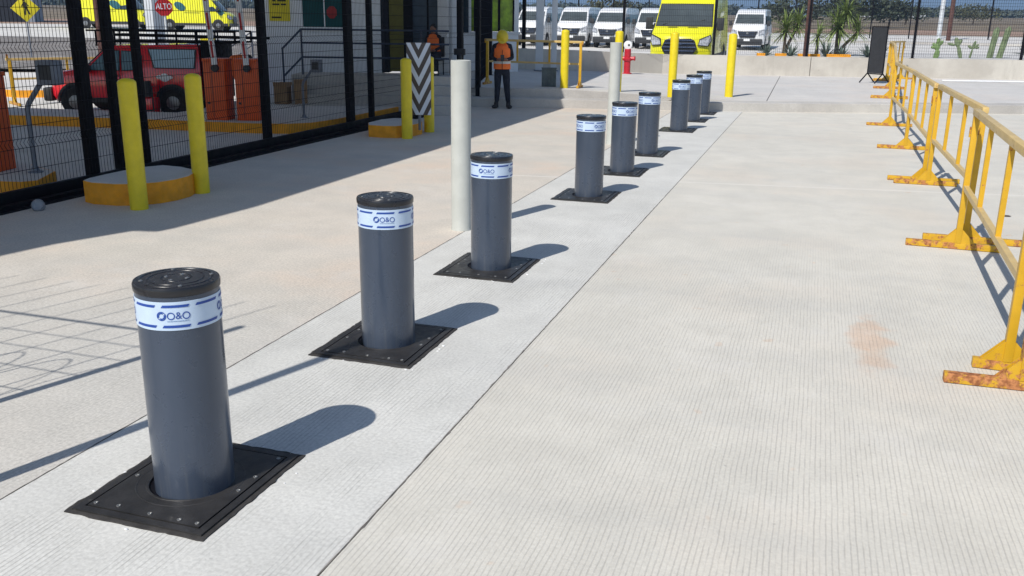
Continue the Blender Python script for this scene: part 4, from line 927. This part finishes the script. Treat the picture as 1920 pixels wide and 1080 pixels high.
# red pickup with box canopy and ladder rack
T = thing('red_pickup', 'small red pickup with white windowed load cover and a ladder rack, seen through the gate', 'pickup', (-13.28, 15.88, 0), radians(180+19)); T.scale = (.90,)*3; KX = .83
prof = [(2.02, .30), (2.12, .45), (2.12, .72), (2.02, .92), (1.10, 1.04), (.50, 1.44), (.25, 1.52), (-2.0, 1.56), (-2.05, .95), (-2.08, .50), (-2.02, .34)]; prof = [(x*KX, z) for x, z in prof]
hw = lambda z: .80 if z < .95 else .80-(z-.95)*.20
vbody(prof, hw, 0, .25, 'body', 'red_car', T, .035)
b = MB(); front_panel(b, (1.10*KX, 1.04), (.50*KX, 1.44), .70, .64, .02, curv=.25, t0=.05, t1=.94, hwf=hw, xm=1.76); b.build('windscreen', 'glass_wind', T, smooth=40)
for s in (-1, 1):
    for nm, pts, mt in (('front_side_window', [(.92, 1.0), (.08, 1.0), (.08, 1.40), (.40, 1.40)], 'glass_side'), ('rear_side_window', [(.0, 1.0), (-.48, 1.02), (-.52, 1.30), (-.42, 1.38), (.0, 1.40)], 'glass_side'), ('cover_window', [(-.86, 1.06), (-1.88, 1.06), (-1.92, 1.44), (-.72, 1.44)], 'glass_pale')):
        pts = [(x*KX, z) for x, z in pts]; b = MB(); b.slabp([(x, s*(hw(z)+.004), z) for x, z in pts], (0, s, 0), .012); wn = b.build(nm, mt, T, smooth=0)
        cx = sum(p[0] for p in pts)/len(pts); cz = sum(p[1] for p in pts)/len(pts)
        b = MB(); b.slabp([(cx+(x-cx)*1.07, s*(hw(cz+(z-cz)*1.1)+.001), cz+(z-cz)*1.1) for x, z in pts], (0, s, 0), .006); b.build('window_seal', 'plastic', wn, smooth=0)
    for x in (1.08, -1.06):
        wheel(T, x, s*.728, .30, .19); wb = MB(); wb.tube([(x, s*.79, .33), (x, s*.806, .33)], .335, 24); wb.build('wheel_well', 'dark_in', T)
        b = MB(); n = 18; vs = []
        for rr in (.33, .38):
            for k in range(n+1): a = -.15+(pi+.3)*k/n; vs += [(x+rr*cos(a), s*.802, .33+rr*sin(a)), (x+rr*cos(a), s*.83, .33+rr*sin(a))]
        m_ = 2*(n+1); b.add(vs, [(2*k+1, 2*k+3, m_+2*k+3, m_+2*k+1) for k in range(n)]+[(m_+2*k, m_+2*k+1, m_+2*k+3, m_+2*k+2) for k in range(n)]); b.build('wheel_arch', 'plastic', T, smooth=0)
    b = MB(); b.tube([(x_ := .70, s*.80, 1.0), (x_, s*.9, 1.03)], .02, 6); b.box(.66, .78, min(s*.86, s*1.03), max(s*.86, s*1.03), .95, 1.12); b.build('mirror', 'plastic', T, bevel=.03)
    b = MB(); b.box(-1.65, 1.4, min(s*.79, s*.815), max(s*.79, s*.815), .30, .40); b.build('sill', 'plastic', T)
    b = MB(); b.slabp([(1.73, s*.45, .74), (1.55, s*.79, .78), (1.53, s*.78, .92), (1.69, s*.45, .88)], (1, 0, 0), .03); b.build('headlight', 'lamp', T, smooth=0)
    b = MB(); b.box(-.455, -.445, min(s*.8, s*.806), max(s*.8, s*.806), .45, 1.0); b.build('door_seam', 'plastic', T); b = MB(); b.box(.05, .06, min(s*.8, s*.806), max(s*.8, s*.806), .42, 1.0); b.build('door_seam', 'plastic', T); b = MB(); b.box(.1, .25, min(s*.8, s*.82), max(s*.8, s*.82), .86, .9); b.build('door_handle', 'plastic', T)
b = MB(); b.box(1.62, 1.82, -.74, .74, .30, .60); b.build('bumper', 'plastic', T, bevel=.05)
b = MB()   # rounded pale emblem on the rear wing
for (cx, cz, r) in ((-.80, .86, .07), (-.92, .89, .08), (-1.03, .85, .07), (-.92, .82, .10)): b.ell((cx, .812, cz), r, .008, r*.6, 12, 6)
b.build('wing_emblem', 'white', T, smooth=60)
K = MB()
for y in (-.66, .66):
    K.tube([(.55, y, 1.60), (-2.5, y, 1.60)], .024, 6); K.tube([(.75, y, 1.83), (-2.5, y, 1.83)], .022, 6)
    for x in (.55, .15, -.3, -.75, -1.2, -1.65, -2.1, -2.48): K.tube([(x, y, 1.5 if x > -1.7 else 1.60), (x, y, 1.83)], .020, 6)
for x in (.55, .15, -.3, -.75, -1.2, -1.65, -2.1, -2.48): K.tube([(x, -.66, 1.60), (x, .66, 1.60)], .020, 6)
K.build('roof_rack', 'black', T)
Ld = thing('ladder', 'dark ladder lying on the roof rack of the red pickup', 'ladder', (-13.28, 15.88, 0), radians(199)); Ld.scale = (.9,)*3
for y in (.1, .45): b = MB(); b.bar((.2, y, 1.74), (-3.1, y, 1.70), .03, .06); b.build('stile', 'black', Ld)
for k in range(11): b = MB(); x = .05-k*.30; b.tube([(x, .1, 1.735-.004*k), (x, .45, 1.735-.004*k)], .013, 6); b.build('rung', 'black', Ld)
# red compressor unit standing at the pickup's tail
t = thing('red_machine', 'small red petrol machine standing beside the rear wheel of the red pickup', 'machine', (-12.55, 15.05, 0), radians(18))
b = MB(); b.box(-.30, .30, -.2, .2, .06, .40); b.build('tank_frame', 'red_car', t, bevel=.02)
b = MB(); b.box(-.26, .1, -.18, .18, .44, .66); b.build('engine_cover', 'red_car', t, bevel=.03)
b = MB(); b.tube([(.2, -.1, .42), (.2, -.1, .72)], .07, 12); b.box(-.3, .3, -.205, -.2, .15, .18); b.build('air_filter', 'plastic', t)
b = MB(); b.tube([(-.32, -.2, .05), (-.32, -.2, .62), (-.32, .2, .62), (-.32, .2, .05)], .014, 6); b.tube([(.32, -.2, .05), (.32, -.2, .62), (.32, .2, .62), (.32, .2, .05)], .014, 6); b.build('carry_frame', 'plastic', t)
# black block painted in for the dark inside of the open pickup tail
t = thing('open_tailgate', 'black open rear door of the pickup load cover', 'x')
bpy.data.objects.remove(t)
b = MB(); b.box(-2.02, -1.74, -.72, .80, .35, 1.60); b.build('tail_dark', 'black', T, bevel=.03, label='black block standing for the dark open tail')

# ------------------------------------------------------------------ signs behind the gate
def sign_post(t, h, r=.03, mat='grey_steel'): b = MB(); b.tube([(0, 0, 0), (0, 0, h)], r, 8); return b.build('pole', mat, t)
zz = terr(-28.4, 28.8)
t = thing('pedestrian_sign', 'yellow diamond sign with a walking figure on a grey pole at the upper left', 'sign', (-28.7, 28.6, zz), radians(42)); sign_post(t, 2.2)
zc = 1.95; rr = .50; b = MB(); b.slabp([(rr, -.05, zc), (0, -.05, zc+rr), (-rr, -.05, zc), (0, -.05, zc-rr)], (0, 1, 0), .02); sg = b.build('plate', 'sign_yellow', t, bevel=.004)
b = MB()
F = lambda a, c, w_: b.bar((a[0], -.056, zc+a[1]), (c[0], -.056, zc+c[1]), w_, .006, (0, 1, 0))
b.tube([(-.03, -.052, zc+.30), (-.03, -.06, zc+.30)], .045, 12); F((-.02, .24), (.01, .02), .10); F((.0, .05), (-.03, -.24), .055); F((.02, .05), (.13, -.22), .055); F((-.04, .2), (-.12, .06), .035); F((.02, .2), (.12, .08), .035)
b.build('walking_figure', 'ink', sg, smooth=0)
t = thing('stop_sign', 'red octagonal sign reading ALTO above the red pickup', 'sign', (-19.85, 25.3, 0), radians(37)); sign_post(t, 2.3, .035, 'colwhite')
zc = 2.2; b = MB(); ro = .28; b.slabp([(ro*cos(pi/8+k*pi/4), -.05, zc+ro*sin(pi/8+k*pi/4)) for k in range(8)], (0, 1, 0), .015); sg = b.build('plate', 'red_sign', t)
vs, fs = glyph('ALTO', .20); b = MB(); b.add([(x*.92, -.054, zc+.02+y*1.25) for x, y, *_ in vs], fs); b.build('lettering', 'sign_white', sg, smooth=0)
t = thing('warning_sign', 'small yellow triangular sign, point down, behind the pickup ladders', 'sign', (-14.26, 19.7, 0), radians(30)); sign_post(t, 1.5); b = MB(); b.slabp([(-.17, -.05, 1.42), (.17, -.05, 1.42), (.15, -.05, 1.2), (0, -.05, .98), (-.15, -.05, 1.2)], (0, 1, 0), .012); b.build('plate', 'sign_yellow', t)
# lane lamp column far left
t = thing('column', 'sunlit white square column in the distance above the red pickup', 'column', (-36.4, 45.6, terr(-36.4, 45.6)), radians(70)); b = MB(); b.box(-.42, .42, -.42, .42, 0, 5.5); b.build('shaft', 'colwhite', t, bevel=.02)
b = MB(); b.tube([(-28.3, 31.9, .1), (-28.3, 31.9, 5)], .13, 8); tag(b.build('pole', 'rustpole'), 'thin brown pole in front of the left yellow van', 'pole')
# distant warehouse, far left
t = thing('warehouse', 'grey blue distant building wall at the upper left corner', 'building', (-78, 66, 1.1), radians(40)); b = MB(); b.box(-30, 9, 0, 10, 0, 9); b.build('wall', 'greyblue', t, smooth=0); b = MB()
for x in range(-29, 9, 3): b.box(x, x+.08, -.06, 0, 0, 9)
b.build('wall_ribs', 'colwhite', t, smooth=0); b = MB(); b.box(5.2, 8.2, -.12, 0, 0, 2.4); b.build('gate_opening', 'dark_in', t, smooth=0)
# yellow lane barrier left behind the gate
barrier((-16.85, 16.1), (-15.6, 18.2), 0, 0, 'yellow crowd barrier behind the gate at the far left, sunlit', h=.98, inter=1, grp='yellow steel crowd barriers')

# ------------------------------------------------------------------ platform objects
t = thing('litter_bin', 'ribbed dark grey bin at the foot of the pale columns on the platform', 'bin', (-6.2, 21.95, .41), radians(18)); b = MB(); b.box(-.17, .17, -.15, .15, 0, .42)
for k in range(5): b.box(-.165+k*.073, -.125+k*.073, -.162, -.15, .02, .40)
b.build('bin_body', 'bin', t, bevel=.004); b = MB(); b.box(-.18, .18, -.165, .16, .42, .44); b.build('rim', 'bin', t)
b = MB(); b.tube([(-7.0, 22.1, .4), (-7.0, 22.1, .42)], .03, 6); 
t = thing('fire_hydrant', 'red standing hydrant with round white gauge in front of the low wall', 'hydrant', (-6.05, 31.0, .28)); b = MB(); b.tube([(0, 0, 0), (0, 0, .80)], .11, 16); b.lathe([(.16, 0), (.16, .03), (.11, .04)], 16); b.lathe([(.14, .42), (.15, .44), (.15, .50), (.12, .52)], 16); b.build('barrel', 'hyd', t, smooth=50)
for s in (-1, 1): b = MB(); b.tube([(s*.08, 0, .5), (s*.23, 0, .5)], .06, 12); b.tube([(s*.23, 0, .5), (s*.26, 0, .5)], .075, 12); b.build('outlet', 'hyd', t)
b = MB(); b.tube([(0, -.06, .93), (0, .06, .93)], .14, 20); b.build('gauge', 'white', t, bevel=.015); b = MB(); b.tube([(.04, -.07, .93), (.04, -.062, .93)], .035, 14); b.build('gauge_face', 'plastic', t)
b = MB(); b.tube([(3.9, 33.3, .24), (7.6, 34.3, .24)], .03, 8); tag(b.build('white_pipe', 'white'), 'long white plastic pipe lying on the pavement near the wall at the right', 'pipe')
b = MB()
for cx, cy, r in ((2.05, 10.7, .03), (1.75, 13.1, .02)): b.ell((cx, cy, .008), r*2.2, r, .008, 8, 4)
tag(b.build('debris', 'trunk'), 'small dark scrap lying on the right slab beyond the nearest barrier', 'litter')
# cutouts of concrete slab: fresh white chips around the first plates
rnd = random.Random(5)
b = MB()
for i in range(46):
    x = rnd.uniform(-.36, .36); y = rnd.choice((-1, 1))*.39 if rnd.random() < .5 else rnd.uniform(-.39, .39); x = x if abs(y) > .38 else rnd.choice((-1, 1))*.345
    y0_ = rnd.choice(BY[:3]); r = rnd.uniform(.003, .011); b.ell((bx+x+rnd.uniform(-.015, .015), y0_+y+rnd.uniform(-.015, .015), .003), r, r*.7, r*.35, 6, 4)
struct(b.build('mortar_crumbs', 'white', smooth=0), 'stuff')

# ------------------------------------------------------------------ plants
def blade(b, base, d, L, w_, droop, seg=4):
    d = Vector(d).normalized(); side = d.cross(Vector((0, 0, 1)))
    side = side.normalized() if side.length > .05 else Vector((1, 0, 0)); p = Vector(base); pts = []; wd = []
    for i in range(seg+1):
        t_ = i/seg; pts.append(p.copy()); wd.append(w_*(1-t_)**.6*(.75+.5*t_) if i < seg else .002); p = p+d*L/seg; d = (d+Vector((0, 0, -droop/seg))).normalized()
    vs = []
    for q, ww in zip(pts, wd): vs += [q-side*ww/2, q+Vector((0, 0, -ww*.18)), q+side*ww/2]
    b.add(vs, [(3*i+k, 3*i+k+1, 3*i+k+4, 3*i+k+3) for i in range(seg) for k in (0, 1)])
def yucca(x, y, z, heads, lb, sc=1, seed=0):
    rnd = random.Random(seed); t = thing('yucca', lb, 'plant', (x, y, z), 0, 'spiky yuccas beyond the fence', sc)
    b = MB()
    for hx, hy, hz, r, n in heads: b.tube([(0, 0, 0), (hx*.3, hy*.3, hz*.4), (hx, hy, hz)], [.08, .06, .05], 8)
    b.build('trunk', 'trunk', t, smooth=60); b = MB()
    for hx, hy, hz, r, n in heads:
        for k in range(n):
            a = rnd.uniform(0, 2*pi); e = rnd.uniform(-.7, 1.45); blade(b, (hx, hy, hz+rnd.uniform(-.15, .1)), (cos(a)*cos(e), sin(a)*cos(e), sin(e)), r*rnd.uniform(.75, 1.1), .07, rnd.uniform(.2, 1.1))
    b.build('leaves', 'leaf_y', t, smooth=0)
yucca(-1.32, 38.6, .7, [(0, 0, 1.05, .85, 120), (.45, .1, 1.25, .7, 80)], 'spiky yucca on the left of the brown pole beyond the fence', 1.0, 1)
yucca(.62, 39.2, .7, [(0, 0, 1.15, .95, 130), (.25, .1, 1.7, .9, 110), (.75, .2, 1.0, .7, 70)], 'tall yucca with several heads on the right of the brown pole beyond the fence', 1.0, 2)
yucca(-.1, 40.5, .7, [(0, 0, .8, .6, 70)], 'small pale yucca between the two larger yuccas', 1.0, 3)
def agave(x, y, z, sc, lb, seed):
    rnd = random.Random(seed); b = MB()
    for k in range(34): a = rnd.uniform(0, 2*pi); e = rnd.uniform(.15, 1.4); blade(b, (0, 0, .02), (cos(a)*cos(e), sin(a)*cos(e), sin(e)), .6*rnd.uniform(.8, 1.1), .10, rnd.uniform(-.1, .5))
    o = b.build('agave', 'leaf_a', smooth=0); o.location = (x, y, z); o.scale = (sc,)*3; tag(o, lb, 'plant', 'blue green agaves beyond the wall')
for i, (px_, py_, s, lb) in enumerate(((-1.0, 36.6, .9, 'agave just left of the brown pole above the low wall'), (-1.9, 36.9, .8, 'agave at the foot of the left yucca'), (.25, 37.0, 1.0, 'agave between the brown pole and the tall yucca'), (.85, 37.4, .8, 'agave beneath the tall yucca'), (1.75, 37.8, .95, 'agave just left of the banner stand above the wall'), (2.2, 37.6, .8, 'agave behind the top of the banner stand'), (8.6, 46.3, 1.0, 'agave alone at the far right edge, beyond the columnar cacti'))): agave(px_, py_, .78, s, lb, i+20)
def paddle(b, base, tip, w_, th=.05):
    base = Vector(base); tip = Vector(tip); d = (tip-base); L = d.length; z = d.normalized(); x = z.cross(Vector((0, 1, .2))).normalized(); y = z.cross(x); R = Matrix((x, y, z)).transposed(); b.ell((base+tip)/2, w_/2, th, L/2, 12, 8, R)
def nopal(x, y, pads, lb, mat='cactus'):
    b = MB()
    for p in pads: paddle(b, *p)
    o = b.build('prickly_pear', mat, smooth=60); o.scale = (.68,)*3; o.location = (x, y, .76); tag(o, lb, 'cactus', 'prickly pears beyond the wall')
nopal(4.2, 38.95, [((0, 0, -.1), (.12, 0, .5), .3), ((.1, 0, .42), (-.2, 0, .85), .22), ((.1, 0, .45), (.05, .05, 1.0), .25), ((-.05, 0, .6), (-.28, 0, .62), .18), ((.1, 0, .7), (.32, 0, .98), .2), ((.05, 0, .8), (.1, 0, 1.12), .2)], 'bright leafy prickly pear, leftmost of the cacti', 'cactus_b')
nopal(5.05, 39.5, [((.2, 0, -.1), (-.05, 0, .75), .22), ((-.02, 0, .6), (-.22, 0, 1.15), .28), ((-.1, 0, .7), (.12, .05, 1.05), .22), ((-.2, 0, .72), (-.62, 0, .82), .16)], 'pale prickly pear with long leaning pads, second of the cacti')
nopal(5.5, 39.8, [((0, 0, -.1), (.12, 0, .6), .12), ((.1, 0, .55), (.4, 0, .8), .16), ((.1, 0, .55), (-.15, 0, .72), .16), ((.2, 0, .6), (.45, 0, .62), .13), ((.12, 0, .6), (.22, 0, .98), .16)], 'dark small prickly pear with a thin stalk, third of the cacti')
def columnar(x, y, h, lean, lb):
    b = MB(); n = 24; vs = []; rows = 10
    for i in range(rows+1):
        t_ = i/rows; rr = .098*(1 if t_ < .9 else sqrt(max(0.02, 1-((t_-.9)/.1)**2)))
        for k in range(n): a = 2*pi*k/n; q = rr*(1+.14*cos(8*a)); vs.append((x+lean*t_+q*cos(a), y+q*sin(a), .7+h*t_))
    b.add(vs, [(i*n+k, i*n+(k+1) % n, (i+1)*n+(k+1) % n, (i+1)*n+k) for i in range(rows) for k in range(n)]+[tuple(rows*n+k for k in range(n))]); tag(b.build('columnar_cactus', 'cactus', smooth=60), lb, 'cactus', 'columnar cacti')
columnar(6.3, 40.5, 1.25, .14, 'left of the two pale green columnar cacti beyond the wall')
columnar(6.68, 40.8, 1.28, .22, 'right of the two pale green columnar cacti beyond the wall')
for i, (x, y, L) in enumerate(((-2.05, 36.2, .30), (-1.35, 36.35, .4), (-.35, 36.6, .8), (.7, 36.85, .85))):
    b = MB(); b.box(x-L/2, x+L/2, y-.08, y+.08, .70, .90, .24, (x, y)); tag(b.build('parking_kerb', 'curb_yellow', bevel=.02), ['leftmost short orange kerb block under the left yucca', 'second orange kerb block, left of the brown pole', 'long orange kerb block right of the brown pole', 'long orange kerb block under the tall yucca'][i], 'kerb block', 'orange kerb blocks behind the wall')
# poles
b = MB(); b.box(-.55, -.37, 35.6, 35.78, .6, 6); tag(b.build('pole', 'rustpole', bevel=.01), 'thick rusty brown post between the yuccas behind the fence', 'pole')
b = MB(); b.tube([(9.0, 82.8, 1), (9.0, 82.8, 9)], .17, 10); tag(b.build('pole', 'colwhite'), 'white lamp pole above the prickly pears', 'pole')
b = MB(); b.tube([(9.15, 78, .9), (9.15, 78, 9)], .16, 10); tag(b.build('pole', 'rustpole'), 'brown pole just right of the white lamp pole', 'pole')
ff = thing('far_fence', 'distant black fence with thin posts along the far side of the yard', 'fence')
for i in range(26):
    x = -34+i*2.9+ (0 if i < 15 else 0); y = 80+.12*x; b = MB(); b.box(x-.045, x+.045, y-.04, y+.04, terr(x, y), terr(x, y)+3.2); b.build('post', 'black', ff, smooth=0)
b = MB()
for z in (.3, 1.2, 2.2, 3.1): b.tube([(-34, 75.9, .95+z), (38.5, 84.6, 1.0+z)], .015, 4)
b.build('rail', 'black', ff)
b = MB(); b.tube([(-34, 69.9, .78), (0, 70.9, .74), (40, 58.5, .76)], .09, 4); 
c2 = MB()
for i in range(40):
    a0 = radians(-30+i*2); a1 = radians(-28+i*2); c2.add([(70*sin(a0), 70*cos(a0), terr(0, 70)+.0), (70*sin(a1), 70*cos(a1), terr(0, 70)), (70*sin(a1), 70*cos(a1), terr(0, 70)+.14), (70*sin(a0), 70*cos(a0), terr(0, 70)+.14), (70.5*sin(a0), 70.5*cos(a0), terr(0, 70)+.14), (70.5*sin(a1), 70.5*cos(a1), terr(0, 70)+.14)], [(0, 1, 2, 3), (3, 2, 5, 4)])
struct(c2.build('far_kerb', 'curb', smooth=0))

# ------------------------------------------------------------------ far trees
def crown(b, c, rx, ry, rz, n, s, rnd):
    for _ in range(n):
        u = rnd.uniform(-1, 1); a = rnd.uniform(0, 2*pi); q = rnd.uniform(.45, 1)**.6; r_ = sqrt(1-u*u)*q
        bump_ = 1+.22*sin(3*a+c[0])+.15*sin(5*u*3+c[1])
        p = Vector((c[0]+rx*r_*cos(a)*bump_, c[1]+ry*r_*sin(a), c[2]+rz*u*q*bump_)); n1 = Vector((rnd.gauss(0, 1), rnd.gauss(0, 1), rnd.gauss(0, 1)+.4)).normalized(); t1 = n1.orthogonal().normalized()*s*rnd.uniform(.6, 1.3); t2 = n1.cross(t1)*rnd.uniform(.5, .9)
        b.add([p-t1, p-t2*.7, p+t1, p+t2], [(0, 1, 2, 3)])
rnd = random.Random(42)
def tree(x, y, h, wd, lb, mat, n=1500):
    h *= .66; wd *= .85
    z = terr(x, y); t = thing('tree', lb, 'tree', (x, y, z), 0, 'trees at the far edge of the field')
    b = MB(); b.tube([(0, 0, 0), (.1, 0, h*.3), (0, .1, h*.55)], [h*.035, h*.03, h*.015], 7); b.tube([(.1, 0, h*.3), (wd*.25, 0, h*.6)], [h*.02, h*.008], 6); b.tube([(.1, 0, h*.28), (-wd*.25, 0, h*.62)], [h*.02, h*.008], 6); b.build('trunk', 'trunk', t)
    b = MB(); crown(b, (0, 0, h*.62), wd*.5, wd*.5, h*.36, n//2, h*.055, rnd); crown(b, (wd*.25, 0, h*.5), wd*.35, wd*.35, h*.3, n//4, h*.05, rnd); crown(b, (-wd*.28, 0, h*.48), wd*.33, wd*.33, h*.3, n//4, h*.05, rnd); b.build('crown', mat, t, smooth=0)
# individual trees (nearer than the hedge-like belt)
for x, y, h, wd, lb in ((9.2, 148, 6.6, 7, 'dark round tree right of the tall yucca'), (13.5, 175, 5.3, 9, 'low round tree beyond the thick black fence post'), (-3.5, 130, 6.6, 9, 'tree behind the brown post and yuccas'), (4.3, 140, 9.0, 10, 'tree directly behind the tall yucca'), (26, 190, 5.4, 10, 'tree between the white lamp pole and the far posts'), (-60, 120, 6.0, 8, 'tree seen between the raised barrier arms'), (-53, 118, 5.4, 7, 'tree seen just left of the guard building corner'), (-30, 140, 6.0, 9, 'tree above the leftmost white van')):
    tree(x, y, h, wd, lb, 'foliage' if x % 2 else 'foliage2')
b = MB()
for i in range(260):
    a = radians(rnd.uniform(-50, 24)); d_ = rnd.uniform(395, 440); x = d_*sin(a); y = d_*cos(a); h = rnd.uniform(2.6, 4.6)
    crown(b, (x, y, terr(x, y)+h*.45), h*1.3, h*.9, h*.52, 90, 1.0, rnd)
struct(b.build('far_wood', 'foliage_far', smooth=0), 'stuff')
b = MB(); b.box(11, 36, 380, 381, 4.6, 5.9); 
tag(b.build('boundary_wall', 'colwhite', smooth=0), 'low whitish wall far off at the foot of the trees', 'wall')

# ------------------------------------------------------------------ the screen that throws the lattice shadows at lower left (stands outside the picture)
t = thing('mesh_fence', 'tall mesh fence with coiled wire standing left of the camera', 'fence')
b = MB(); b.tube([(-4.2, 2.35, 0), (-4.2, 2.35, 2.75)], .03, 10); b.build('post', 'black', t)
b = MB(); b.tube([(-3.42, 2.02, 0), (-3.42, 2.02, 3.75)], .04, 10); b.build('post', 'black', t)
b = MB()
for k in range(11): x = -6.9+k*.25; b.tube([(x, 2.35, .1), (x, 2.35, 3.3)], .0045, 4, False)
b.tube([(-7, 2.35, 2.45), (-4.2, 2.35, 2.45)], .014, 6)
for z in (.4, .7, 1.0, 1.3, 1.6, 1.9, 2.15): b.tube([(-7, 2.35, z), (-4.2, 2.35, z)], .0055, 4, False)
b.build('mesh_panel', 'wire', t)
b = MB(); pts = [(-6.9+.0065*k, 2.35+.25*cos(k*.12), 1.35+.36*sin(k*.12)) for k in range(430)]; b.tube(pts, .0048, 4, False); b.build('wire_coil', 'wire', t)

# ------------------------------------------------------------------ air between the camera and the far hills
b = MB(); b.box(-6900, 6900, -60, 6400, -1.5, 185); hz = b.build('haze', 'air', smooth=0) if False else None
me = bpy.data.meshes.new('haze'); me.from_pydata(b.v, [], b.f); hm = bpy.data.materials.new('air'); hm.use_nodes = True; ht = hm.node_tree; ht.nodes.clear()
ov = ht.nodes.new('ShaderNodeOutputMaterial'); pv = ht.nodes.new('ShaderNodeVolumePrincipled'); pv.inputs['Color'].default_value = (.42, .66, 1, 1); pv.inputs['Density'].default_value = .0004
ht.links.new(pv.outputs[0], ov.inputs['Volume']); me.materials.append(hm); hz = bpy.data.objects.new('haze', me); col.objects.link(hz); struct(hz, 'stuff')
